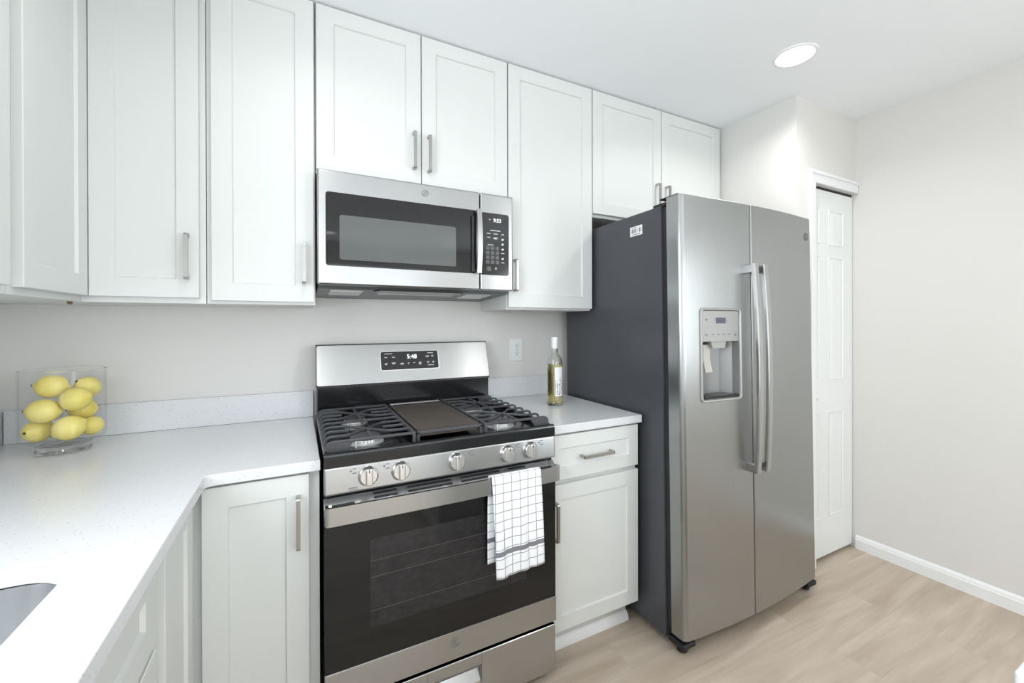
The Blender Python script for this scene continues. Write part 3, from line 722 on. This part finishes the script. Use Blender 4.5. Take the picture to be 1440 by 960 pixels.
# slotted vent plate above the handle
vp = Frame((0, -0.7000, 0.7625), (1, 0, 0), (0, 0.033, 0.024), (0, -0.024, 0.033)); VL = math.hypot(0.033, 0.024)
b = MB(); b.obox(vp, RX0, RX1, 0.0, VL, -0.004, 0.0, 0.001, 1); b.obox(f, RX0, RX1, 0.745, 0.766, -0.03, 0.003, 0.001, 1); b.build('vent_plate', 'steel_h', od)
for a0, a1, v0, v1 in [(q0, q1, w0, w1) for q0, q1 in ((0.138, 0.206), (0.236, 0.376), (0.406, 0.546), (0.576, 0.644)) for w0, w1 in ((0.028, 0.035), (0.0145, 0.0215))] + [(0.025, 0.085, 0.008, 0.017), (0.682, 0.742, 0.008, 0.017)]:  # last pair: black patches for the shaded gaps behind the handle ends
    b = MB(); b.rrect(vp, a0, a1, v0, v1, 0.003, [(0, -0.001), (0, 0.0004)], 3); b.build('vent_slot_gap_shade', 'black', od)
# flat bar handle
b = MB()
hp = [(0.0065, -0.697), (0.0065, -0.716), (0.010, -0.722), (0.020, -0.7245), (0.383, -0.7285), (0.7457, -0.7245), (0.7557, -0.722), (0.7592, -0.716), (0.7592, -0.697)]
hq = [(0.7500, -0.697), (0.7500, -0.713), (0.7437, -0.7165), (0.383, -0.7205), (0.022, -0.7165), (0.0157, -0.713), (0.0157, -0.697)]
b.prism([(x, y) for x, y in hp+hq], FZ(0), 0.7285, 0.779)
hd = b.build('handle', 'steel_h', od)
# storage drawer
b = MB()
f = FY(-0.690)
PX0, PX1, PZ0, PZ1 = 0.294, 0.472, 0.112, 0.166
z0, z1 = 0.040, 0.2055
b.obox(f, RX0+0.002, PX0, z0, z1, -0.03, 0.0, 0.002, 1); b.obox(f, PX1, RX1-0.002, z0, z1, -0.03, 0.0, 0.002, 1)
b.obox(f, PX0-0.002, PX1+0.002, z0, PZ0, -0.03, 0.0, 0.002, 1); b.obox(f, PX0-0.002, PX1+0.002, PZ1, z1, -0.03, 0.0, 0.002, 1)
sd = b.build('storage_drawer', 'steel_h', t)
b = MB(); b.obox(f, PX0+0.001, PX1-0.001, PZ0, PZ1, -0.029, -0.026)
b.obox(f, PX0, PX0+0.003, PZ0, PZ1, -0.027, 0.0005); b.obox(f, PX1-0.003, PX1, PZ0, PZ1, -0.027, 0.0005); b.obox(f, PX0, PX1, PZ1-0.003, PZ1, -0.027, 0.0005)
b.build('pull_recess', 'mark_grey', sd)
b = MB(); b.prism([(-0.026, PZ0-0.001), (0.001, PZ0-0.001), (0.001, PZ0+0.006), (-0.022, PZ0+0.040), (-0.026, PZ0+0.040)], Frame((0, -0.690, 0), (0, -1, 0), (0, 0, 1), (1, 0, 0)), PX0+0.004, PX1-0.004); b.build('pull_lip', 'knob_steel', sd, smooth=False)
# burners
def burner(x, y, r, sx=1.0):
    g = Frame((x, y, 0.8953), (1, 0, 0), (0, 1, 0), (0, 0, 1))
    b = MB(); b.disc(g, r, [(0.012, 0), (0.012, 0.004), (0.002, 0.008), (0.0, 0.016), (-0.004, 0.018)], 36, sx)
    for k in range(28):
        a = 2*PI*k/28; b.obox(Frame(g(r*math.cos(a), r*sx*math.sin(a), 0), (math.cos(a), math.sin(a), 0), (-math.sin(a), math.cos(a), 0), (0, 0, 1)), -0.002, 0.0018, -0.0022, 0.0022, 0.008, 0.015)
    bb = b.build('burner', 'alu', t)
    b = MB(); b.disc(g, r, [(-0.003, 0.018), (0.001, 0.0185), (0.001, 0.0225), (-0.002, 0.0245), (-r*0.6, 0.0255)], 36, sx); b.build('burner_cap', 'cap', bb)
    b = MB(); b.lathe((x-r*0.75, y-r*sx*0.75-0.012, 0.895), [(0.003, 0), (0.003, 0.018), (0.0015, 0.021)], 8); b.build('igniter', 'plastic_white', bb)
burner(0.135, -0.535, 0.045); burner(0.135, -0.245, 0.036); burner(0.610, -0.545, 0.040); burner(0.610, -0.245, 0.040); burner(0.383, -0.385, 0.034, 2.4)
# grates
def arc_bar(b, p0, p1, sag, w_=0.008, th=0.010, n=10):
    P = []
    for i in range(n+1):
        u = i/n; P.append(Vector(p0).lerp(Vector(p1), u) + Vector((0, 0, sag*math.sin(PI*u))))
    d_ = (Vector(p1)-Vector(p0)); side = Vector((-d_.y, d_.x, 0)).normalized()
    b.sweep(P, side, w_, th)
def grate(x0, x1, outer_left):
    b = MB(); y0, y1, zt = -0.648, -0.152, 0.937
    n = 9; ys = [y0+(y1-y0)*k/(n-1) for k in range(n)]
    xm, hx = (x0+x1)/2, (x1-x0)/2
    xo, xi = (x0, x1) if outer_left else (x1, x0); s = 1 if outer_left else -1
    for k, y in enumerate(ys):
        # each finger turns down on the outer side; over a burner it bends to the centre of a cross or stops short of it
        head = [(xo, y, 0.9155), (xo+s*0.001, y, zt-0.013), (xo+s*0.006, y, zt-0.003), (xo+s*0.016, y, zt)]
        tail = [(xi-s*0.004, y, zt)]
        if k in (0, 4, 8): b.sweep(head+tail, (0, 1, 0), 0.009, 0.008)
        elif k in (2, 6):
            b.sweep(head+[(xm-s*hx*0.42, y, zt)], (0, 1, 0), 0.009, 0.008); b.sweep([(xm+s*hx*0.42, y, zt)]+tail, (0, 1, 0), 0.009, 0.008)
        else:
            yc = ys[2] if k < 4 else ys[6]
            b.sweep(head+[(xm-s*hx*0.56, y, zt), (xm-s*hx*0.42, y+(yc-y)*0.10, zt), (xm-s*hx*0.06, yc+(y-yc)*0.10, zt-0.001), (xm, yc, zt-0.001)], (0, 1, 0), 0.009, 0.008)
            b.sweep([(xm, yc, zt-0.001), (xm+s*hx*0.06, yc+(y-yc)*0.10, zt-0.001), (xm+s*hx*0.42, y+(yc-y)*0.10, zt), (xm+s*hx*0.56, y, zt)]+tail, (0, 1, 0), 0.009, 0.008)
    b.box((xo-0.004, y0, 0.911), (xo+0.004, y1, 0.9165), 0.0015)
    # inner rail with legs, short spurs between the crosses
    b.box((xi-0.005, y0-0.005, zt-0.010), (xi+0.005, y1+0.005, zt+0.004), 0.002)
    for yy in (y0-0.005, y1-0.005): b.box((xi-0.005, yy, 0.8955), (xi+0.005, yy+0.010, zt-0.006), 0.002)
    b.sweep([(xm, ys[4]-0.032, zt), (xm, ys[6]-0.022, zt)], (1, 0, 0), 0.009, 0.008)
    b.sweep([(xm, ys[6]+0.024, zt), (xm, ys[8], zt)], (1, 0, 0), 0.009, 0.008); b.sweep([(xm, ys[0], zt), (xm, ys[1]+0.022, zt)], (1, 0, 0), 0.009, 0.008)
    # front and rear aprons with feet
    for y in (y0, y1):
        s_ = -1 if y == y0 else 1
        xo = x0 if outer_left else x1; so = 1 if outer_left else -1
        b.prism([(xo, 0.8955), (xo+so*0.045, 0.8955), (xo+so*0.058, 0.914), (xo+so*0.072, 0.9330), (xo+so*0.012, 0.9375), (xo+so*0.003, 0.928)], Frame((0, y, 0), (1, 0, 0), (0, 0, 1), (0, -1, 0)), -0.005, 0.005)
    return b.build('grate', 'iron', t, angle=40)
grate(0.0135, 0.2645, True); grate(0.507, 0.752, False)
b = MB(); gy0, gy1 = -0.632, -0.158
b.rrect(FZ(0.939), 0.279, 0.493, gy0, gy1, 0.008, [(0, -0.020), (0, 0.0), (0.003, 0.002), (0.008, 0.002), (0.012, -0.001), (0.013, -0.001)], 4)
gr = b.build('griddle', 'griddle', t)
b = MB()
b.box((0.2745, gy0-0.012, 0.896), (0.2845, gy0-0.001, 0.937), 0.002); b.box((0.4875, gy0-0.012, 0.896), (0.4975, gy0-0.001, 0.937), 0.002)
b.box((0.2745, gy0-0.012, 0.928), (0.4975, gy0-0.001, 0.938), 0.002); b.box((0.2745, gy1+0.001, 0.896), (0.4975, gy1+0.010, 0.935), 0.002)
for x in (0.2735, 0.4945): b.box((x, gy0-0.006, 0.912), (x+0.004, gy1+0.006, 0.922))
b.build('centre_grate', 'iron', t)
b = MB(); b.box((0.282, gy1-0.026, 0.9412), (0.490, gy1-0.003, 0.9428), 0.0006); b.build('griddle_rest', 'alu', gr)

# ------------------------------------------------------------------ towel on the oven handle
def make_towel():
    me = bmesh.new(); uvl = me.loops.layers.uv.new('cloth')
    X0, X1 = 0.492, 0.672
    Lf, Lb = 0.318, 0.285
    nu, nf = 26, 30
    prof = []
    for i in range(nf+1):                                   # front, hem to top
        u = i/nf; prof.append((-0.7335, 0.7830-Lf*(1-u), -(Lf*(1-u))))
    for k in range(1, 8):                                   # over the bar
        a = PI*k/8; prof.append((-0.7235-0.0100*math.cos(a), 0.7830+0.0045*math.sin(a), 0.004*k))
    for i in range(nf+1):                                   # behind the bar
        u = i/nf; prof.append((-0.7130+0.004*min(1, u*3), 0.7830-Lb*u, 0.03+Lb*u))
    rows = []
    for (y, z, v) in prof:
        row = []
        down = max(0.0, (0.78-z)/0.32); back = y > -0.722
        for j in range(nu+1):
            s = j/nu
            x = X0+(X1-X0)*s
            x += 0.010*down*(s-0.1) - (0.004 if back else -0.014*down*(1-s))
            yy = y
            wv = 0.006*math.sin(s*PI*2.6+0.5)*min(1, down*1.6) + 0.0035*math.sin(s*PI*6+1.2+z*9)*min(1, down*1.4)
            if back: yy = y + max(-0.001, min(0.003, wv*0.5))
            else: yy = y - 0.004*down - abs(wv)*0.9 - 0.004*down*(s > 0.9)
            zz = z - (0.012*(0.5-s) if (not back) else 0)*down
            row.append((me.verts.new((x, yy, zz)), (x-X0 if not back else 0.18-(x-X0), v)))
        rows.append(row)
    for a, c in zip(rows, rows[1:]):
        for j in range(nu):
            q = (a[j], a[j+1], c[j+1], c[j])
            fc = me.faces.new([p[0] for p in q])
            for lp, p in zip(fc.loops, q): lp[uvl].uv = p[1]
            fc.smooth = True
    bmesh.ops.recalc_face_normals(me, faces=me.faces[:])
    m_ = bpy.data.meshes.new('dish_towel'); me.to_mesh(m_); me.free(); m_.materials.append(M['towel'])
    o = bpy.data.objects.new('dish_towel', m_); COL.objects.link(o); recenter(o)
    md = o.modifiers.new('thickness', 'SOLIDIFY'); md.thickness = 0.003; md.offset = 0
    return tag(o, 'white dish towel with grey check and band hanging over the oven handle', 'towel')
make_towel()

# ------------------------------------------------------------------ refrigerator
RFX0, RFX1 = 1.236, 2.143
t = thing('refrigerator', (1.69, -0.76, 0), 'stainless side-by-side refrigerator with dark grey sides and water dispenser', 'refrigerator')
b = MB(); b.box((RFX0, -0.752, 0.030), (RFX1, -0.085, 1.742), 0.004); b.build('case', 'case', t)
b = MB(); b.box((RFX0+0.010, -0.774, 0.075), (RFX1-0.010, -0.7525, 1.735)); b.build('gasket', 'gasket', t)
b = MB(); b.box((RFX0+0.02, -0.80, 0.022), (RFX1-0.02, -0.7525, 0.068), 0.004); b.build('base_grille', 'black', t)
for x in (RFX0, RFX1-0.075):
    b = MB(); b.box((x+0.003, -0.835, 0.024), (x+0.072, -0.757, 0.046), 0.006, 3); b.lathe((x+0.035, -0.80, 0.003), [(0.02, 0), (0.02, 0.008), (0.008, 0.01), (0.008, 0.03)], 14); b.build('front_foot', 'black', t)
    b = MB(); b.box((x+0.006, -0.10, 0.006), (x+0.03, -0.16, 0.032)); b.build('rear_roller', 'black', t)
for x in (RFX0, RFX1-0.09):
    b = MB(); b.box((x+0.012, -0.825, 1.7685), (x+0.078, -0.735, 1.7745), 0.0025); b.box((x+0.012, -0.765, 1.741), (x+0.078, -0.70, 1.757), 0.004); b.build('hinge_cover', 'gasket', t)
XC, KQ = 1.66, 0.13
def face_y(x): return -0.865 + KQ*(x-XC)**2
DZ0, DZ1, DYB = 0.062, 1.768, -0.776
def fridge_door(x0, x1, name, round_left, hole=None):
    xs_ = []
    def col(x, y): xs_.append((x, y))
    r = 0.020
    def corner(x, left):
        s = 1 if left else -1; yc = face_y(x+s*r)+r
        return [(x+s*r-s*r*math.cos(a), yc-r*math.sin(a)) for a in [PI/2*k/6 for k in range(7)]]
    L = [(x0, DYB)] + (corner(x0, True) if round_left else [(x0, face_y(x0)+0.004), (x0+0.003, face_y(x0+0.003))])
    Rr = ([(x1-0.003, face_y(x1-0.003)), (x1, face_y(x1)+0.004)] if round_left else list(reversed(corner(x1, False)))) + [(x1, DYB)]
    mid = []
    a, c = L[-1][0], Rr[0][0]
    st = [a+(c-a)*k/14 for k in range(1, 14)]
    if hole:
        st = [s_ for s_ in st if abs(s_-hole[0]) > 0.008 and abs(s_-hole[1]) > 0.008] + [hole[0], hole[1]]
    for s_ in sorted(st): mid.append((s_, face_y(s_)))
    prof = L+mid+Rr
    zs = [DZ0, DZ0+0.003] + ([hole[2], hole[3]] if hole else []) + [DZ1-0.003, DZ1]
    b = MB(); V = []
    for z in zs:
        edge = z in (DZ0, DZ1)
        V.append([b.bm.verts.new((x, y+(0.003 if edge and y < DYB-0.01 else 0), z)) for x, y in prof])
    for i in range(len(zs)-1):
        for j in range(len(prof)-1):
            if hole and abs(zs[i]-hole[2]) < 1e-6 and hole[0]-1e-6 <= prof[j][0] and prof[j+1][0] <= hole[1]+1e-6 and 0 < j: continue
            b.bm.faces.new((V[i][j], V[i][j+1], V[i+1][j+1], V[i+1][j]))
        b.bm.faces.new((V[i][-1], V[i][0], V[i+1][0], V[i+1][-1]))
    b.bm.faces.new(list(reversed(V[0]))); b.bm.faces.new(V[-1])
    return b.build(name, 'steel_v', t, angle=30)
SP = 1.632
HX0, HX1, HZ0, HZ1 = 1.342, 1.548, 0.972, 1.322
fdoor = fridge_door(1.242, SP-0.0035, 'freezer_door', True, (HX0, HX1, HZ0, HZ1))
rdoor = fridge_door(SP+0.0035, 2.137, 'fresh_food_door', False)
fridge_handle = []
for xh, dd in ((1.600, fdoor), (1.662, rdoor)):
    b = MB(); z0, z1 = 0.662, 1.512
    yb_ = face_y(xh)
    P = [(xh, yb_-0.036-0.016*math.sin(PI*k/20)**0.8, z0+(z1-z0)*k/20) for k in range(21)]
    b.sweep(P, (1, 0, 0), 0.028, 0.017)
    for zz in (z0, z1-0.036): b.box((xh-0.013, yb_-0.036, zz), (xh+0.013, yb_+0.002, zz+0.036), 0.003)
    b.build('handle', 'steel_handle', dd)
# dispenser
nrm = Vector((2*KQ*(1.445-XC), -1, 0)).normalized(); yf = face_y(1.445)
f = Frame((1.445, yf-0.0, 0), (-nrm.y, nrm.x, 0), (0, 0, 1), nrm)
hw = 0.104
b = MB(); seg = 6
ringo = lambda i, c, r: [f(p[0], p[1], c) for p in rr_pts(-hw-0.010+i, hw+0.010-i, HZ0-0.012+i, HZ1+0.010-i, r, seg)]
b.loft([ringo(0, -0.002, 0.018), ringo(0, 0.003, 0.018), ringo(0.004, 0.0055, 0.016), ringo(0.009, 0.0045, 0.012), ringo(0.012, -0.002, 0.010), ringo(0.0125, -0.01, 0.010)], cap=(False, False))
b.build('dispenser_rim', 'disp_face', fdoor, recalc=True)
b = MB(); b.obox(f, -hw+0.003, hw-0.003, 1.198, HZ1-0.002, -0.012, 0.0005, 0.002); dp = b.build('dispenser_panel', 'disp_face', fdoor)
# hollow recess
b = MB()
rec = lambda i, c: [f(-hw+i, HZ0-0.002), f(hw-i, HZ0-0.002)]
ax = [(-hw+0.002, 0.0), (-hw+0.006, -0.030), (-hw+0.030, -0.066), (-0.02, -0.074), (0.02, -0.074), (hw-0.030, -0.066), (hw-0.006, -0.030), (hw-0.002, 0.0)]
b.loft([[f(a_, HZ0+0.002, c_) for a_, c_ in ax], [f(a_, 1.199, c_) for a_, c_ in ax]], cap=(True, True), closed=False)
b.build('dispenser_recess', 'disp_grey', fdoor, recalc=False, angle=25)
b = MB(); b.prism([(-hw+0.006, 0.002), (hw-0.006, 0.002), (hw-0.010, -0.028), (hw-0.034, -0.060), (-hw+0.034, -0.060), (-hw+0.010, -0.028)], Frame(f(0, HZ0, 0), f.u, f.n, f.v), 0.002, 0.010); b.build('drip_tray', 'black', fdoor)
b = MB()
for k in range(9): b.obox(f, -hw+0.03+k*0.018, -hw+0.034+k*0.018, HZ0+0.010, HZ0+0.0125, -0.055, -0.004)
b.build('tray_slats', 'disp_grey', fdoor)
b = MB(); b.sweep([f(-0.052, 1.185, -0.028), f(-0.050, 1.13, -0.030), f(-0.046, 1.075, -0.022)], f.u, 0.040, 0.006); b.build('paddle', 'paddle', fdoor)
b = MB(); b.loft([[f(a_*s_, z_, c_) for a_, c_ in ((-0.05, -0.005), (0.035, -0.005), (0.025, -0.055), (-0.045, -0.055))] for s_, z_ in ((1.0, 1.199), (0.8, 1.172))]); b.build('chute', 'disp_face', fdoor)
b = MB(); b.obox(f, -0.028, 0.027, 1.270, 1.293, 0.0005, 0.0012, 0.0004, 1); b.build('lcd_screen', 'screen', fdoor)
q = f.at(0, 0, 0.0006)
for x in (-0.038, 0.037):
    for z in (1.274, 1.282, 1.290): legend(fdoor, q, x, z, 0.003, 0.003, 1, 'panel_legend', 'mark_grey')
for x in (-0.080, -0.045, -0.015, 0.015, 0.045, 0.080): legend(fdoor, q, x, 1.226, 0.014, 0.003, 2 if abs(x) > 0.06 else 1, 'panel_legend', 'mark_grey')
legend(fdoor, q, -0.080, 1.287, 0.010, 0.004, 2, 'panel_legend', 'mark_grey')
nr = Vector((2*KQ*(2.082-XC), -1, 0)).normalized()
emblem(Frame((2.082, face_y(2.082)-0.0006, 1.678), (-nr.y, nr.x, 0), (0, 0, 1), nr), 0.0185, rdoor, 'mark_grey')
# paper sticker with a bar code on the side
f = Frame((RFX0-0.0003, 0, 0), (0, -1, 0), (0, 0, 1), (-1, 0, 0))
b = MB(); b.obox(f, 0.580, 0.652, 1.650, 1.691, 0.0, 0.0006); st_ = b.build('side_sticker', 'label_paper', t)
b = MB(); q = f.at(0, 0, 0.0006); x = 0.590
while x < 0.645:
    wv = random.choice((0.0008, 0.0014, 0.0022, 0.003))
    if not 0.614 < x < 0.618 and not 0.626 < x < 0.632: b.obox(q, x, x+wv, 1.663, 1.681, 0, 0.0002)
    x += wv+random.choice((0.001, 0.0016, 0.0024))
dash(b, q, 0.606, 1.686, 0.03, 0.002); dash(b, q, 0.616, 1.656, 0.05, 0.0022)
b.build('bar_code', 'mark_dark', st_, smooth=False)
t.rotation_euler = (math.radians(-0.85), 0, 0); t.location.z = 0.004

# ------------------------------------------------------------------ wall outlet
t = thing('wall_outlet', (0.9629, 0, 1.14), 'white wall outlet above the short backsplash behind the range', 'outlet')
f = Frame((0.9629, -0.0005, 1.1402))
b = MB(); b.rrect(f, -0.0385, 0.0385, -0.060, 0.060, 0.004, [(0, 0), (0, 0.003), (0.002, 0.0055), (0.003, 0.006)], 3); b.build('cover_plate', 'plastic_white', t)
b = MB(); b.rrect(f, -0.0168, 0.0168, -0.0335, 0.0335, 0.002, [(0, 0.005), (0, 0.0075), (0.0008, 0.0082)], 3); rc = b.build('receptacle', 'plastic_white', t)
b = MB()
for s_ in (1, -1):
    z = 0.021*s_
    b.obox(f, -0.0075, -0.0055, z-0.001, z+0.008, 0.008, 0.0085); b.obox(f, 0.0055, 0.0075, z-0.001, z+0.007, 0.008, 0.0085); b.disc(f.at(0, z-0.007, 0.008), 0.0026, [(0, 0), (0, 0.0005)], 12)
b.build('slots', 'mark_dark', rc)
b = MB()
for z in (0.0035, -0.0055): b.obox(f, -0.007, 0.007, z-0.003, z+0.003, 0.008, 0.0095, 0.0006)
b.build('test_buttons', 'mark_white', rc)

# ------------------------------------------------------------------ wine bottle
BX, BYY = 1.010, -0.297
t = thing('wine_bottle', (BX, BYY, CR), 'bottle of white wine with white capsule and label on the short worktop', 'bottle')
out_p = [(0.0, 0.010), (0.012, 0.009), (0.024, 0.001), (0.031, 0.0004), (0.0355, 0.004), (0.0368, 0.012), (0.0368, 0.185), (0.0362, 0.198), (0.0335, 0.212), (0.0280, 0.224), (0.0200, 0.234), (0.0155, 0.243), (0.0140, 0.255), (0.0138, 0.300), (0.0140, 0.312)]
in_p = [(0.0118, 0.312), (0.0118, 0.256), (0.0135, 0.245), (0.0178, 0.236), (0.0256, 0.226), (0.0311, 0.214), (0.0338, 0.199), (0.0344, 0.185), (0.0344, 0.014), (0.032, 0.008), (0.026, 0.007), (0.013, 0.015), (0.0, 0.017)]
c = (BX, BYY, CR)
b = MB(); b.lathe(c, [(max(r, 0.0002), z) for r, z in out_p+in_p], 48, (True, True)); b.build('glass', 'bottle', t, angle=50)
b = MB(); b.lathe(c, [(0.0002, 0.0172), (0.013, 0.0153), (0.026, 0.0073), (0.032, 0.0083), (0.0342, 0.0142), (0.0342, 0.185), (0.0340, 0.190), (0.0002, 0.190)], 48); b.build('wine', 'wine', t, angle=50)
b = MB(); b.lathe(c, [(0.0142, 0.264), (0.0150, 0.264), (0.0152, 0.268), (0.0152, 0.302), (0.0160, 0.304), (0.0160, 0.312), (0.0150, 0.3155), (0.002, 0.3158)], 32, (False, True)); b.build('capsule', 'capsule', t)
lb = MB(); A0, A1 = math.radians(-122), math.radians(-52)     # label patch wraps the side turned to the right
def lab(a_, z_, r_): return Vector((BX+r_*math.cos(a_), BYY+r_*math.sin(a_), CR+z_))
n = 16
lb.loft([[lab(A0+(A1-A0)*k/n, z_, r_) for k in range(n+1)] for z_, r_ in ((0.045, 0.0369), (0.045, 0.0373), (0.178, 0.0373), (0.178, 0.0369))], cap=(False, False), closed=False)
lo_ = lb.build('label', 'label_paper', t)
b = MB()
for col_, a_ in enumerate((-114, -104, -90, -80, -66)):
    z = 0.052
    top = (0.120, 0.105, 0.098, 0.128, 0.112)[col_]
    while z < top:
        h_ = random.uniform(0.003, 0.009); w_ = random.uniform(2.0, 6.5)
        a0, a1 = math.radians(a_-w_/2), math.radians(a_+w_/2)
        vs = [b.bm.verts.new(lab(x_, z_, 0.0376)) for x_, z_ in ((a0, z), (a1, z), (a1, z+h_), (a0, z+h_))]; b.bm.faces.new(vs)
        z += h_+random.uniform(0.001, 0.003)
b.build('lettering', 'mark_dark', lo_, smooth=False)

# ------------------------------------------------------------------ glass vase of lemons
VX, VY = -0.693, -0.190
t = thing('glass_vase', (VX, VY, CT), 'round clear glass footed vase holding lemons on the left worktop', 'vase')
c = (VX, VY, CT)
vo = [(0.0003, 0.0255), (0.045, 0.0255), (0.060, 0.0258), (0.080, 0.029), (0.0895, 0.034), (0.0935, 0.042), (0.0945, 0.055), (0.0945, 0.246)]
vi = [(0.0915, 0.246), (0.0915, 0.056), (0.0905, 0.045), (0.0865, 0.0385), (0.078, 0.0345), (0.055, 0.031), (0.0003, 0.030)]
b = MB(); b.lathe(c, vo, 64, (True, False)); b.lathe(c, vi, 64, (False, True)); b.build('glass_body', 'glass', t, angle=60, recalc=False)
b = MB(); b.lathe(c, [(0.0914, 0.2462), (0.0946, 0.2462), (0.0950, 0.2475), (0.0944, 0.2492), (0.0930, 0.2497), (0.0916, 0.2490), (0.0910, 0.2475), (0.0914, 0.2462)], 64, (False, False)); b.build('rim', 'foot_glass', t, angle=60)
b = MB(); b.lathe(c, [(0.0003, 0.0045), (0.046, 0.0035), (0.052, 0.0003), (0.058, 0.0008), (0.0608, 0.004), (0.0603, 0.009), (0.0570, 0.014), (0.0565, 0.019), (0.0600, 0.0240), (0.0590, 0.0252), (0.0003, 0.0252)], 64); b.build('foot', 'foot_glass', t, angle=60)
# lemons
def lemon_mesh(seed):
    rnd = random.Random(seed)
    bm = bmesh.new(); R, n, sgm = 0.0365, 20, 24
    rows = []
    for i in range(n+1):
        a = PI*i/n; x = -math.cos(a)*0.0385; r = R*math.sin(a)**0.92
        tip = max(0.0, abs(math.cos(a))-0.955)/0.045
        x += math.copysign(0.0045*tip, x)
        rows.append([bm.verts.new((x, r*math.cos(2*PI*k/sgm)*(1+0.015*math.sin(3*k+seed)), r*math.sin(2*PI*k/sgm))) for k in range(sgm)] if 0 < i < n else [bm.verts.new((x, 0, 0))])
    for i in range(n):
        a, c = rows[i], rows[i+1]
        for k in range(sgm):
            j = (k+1) % sgm
            if len(a) == 1: bm.faces.new((a[0], c[j], c[k]))
            elif len(c) == 1: bm.faces.new((a[k], a[j], c[0]))
            else: bm.faces.new((a[k], a[j], c[j], c[k]))
    bmesh.ops.recalc_face_normals(bm, faces=bm.faces[:])
    for f_ in bm.faces: f_.smooth = True
    me = bpy.data.meshes.new('lemon'); bm.to_mesh(me); bm.free(); me.materials.append(M['lemon'])
    return me
LM = lemon_mesh(3)
SM = MB(); SM.disc(Frame((-0.0425, 0, 0), (0, 1, 0), (0, 0, 1), (-1, 0, 0)), 0.0045, [(0, -0.001), (0, 0.001), (-0.002, 0.0018)], 10)
SMo = SM.build('stem_scar', 'stem'); SMm = SMo.data; bpy.data.objects.remove(SMo)
lem = [((-0.7263, -0.1930, 1.0900), (0.10, 0.15, 0.25), 0.95, 'uppermost lemon in the glass vase, lying sideways at the left'),
       ((-0.6620, -0.2245, 1.0520), (0.5, -0.25, -0.25), 0.955, 'large lemon at the upper right front of the glass vase'),
       ((-0.7332, -0.2225, 1.0208), (0.2, 0.1, 0.1), 0.965, 'lemon halfway up at the left side of the glass vase'),
       ((-0.7578, -0.1895, 0.9590), (0, 0.05, 1.2), 0.915, 'lowest lemon at the left bottom of the glass vase'),
       ((-0.6734, -0.2350, 0.9682), (0.3, -0.5, 0.3), 0.955, 'lemon at the bottom centre front of the glass vase'),
       ((-0.6600, -0.1500, 1.0790), (0.3, 0.6, 0.9), 0.85, 'half-hidden lemon behind the upper right one in the vase'),
       ((-0.6755, -0.1425, 1.0080), (0.1, 0.1, 0.6), 0.89, 'half-hidden lemon behind the right side of the pile, middle height'),
       ((-0.6460, -0.1660, 0.9575), (0.0, 0.1, 1.0), 0.78, 'small lemon peeking out at the bottom right of the vase')]
GLm = 'lemons in the glass vase'
for p, r_, s_, lb_ in lem:
    o = bpy.data.objects.new('lemon', LM); COL.objects.link(o); o.location = Vector(p)+Vector((0.008, 0, 0)); o.rotation_euler = r_; o.scale = (s_, s_, s_)
    tag(o, lb_, 'lemon', GLm)
    c = bpy.data.objects.new('stem_scar', SMm); COL.objects.link(c); c.parent = o
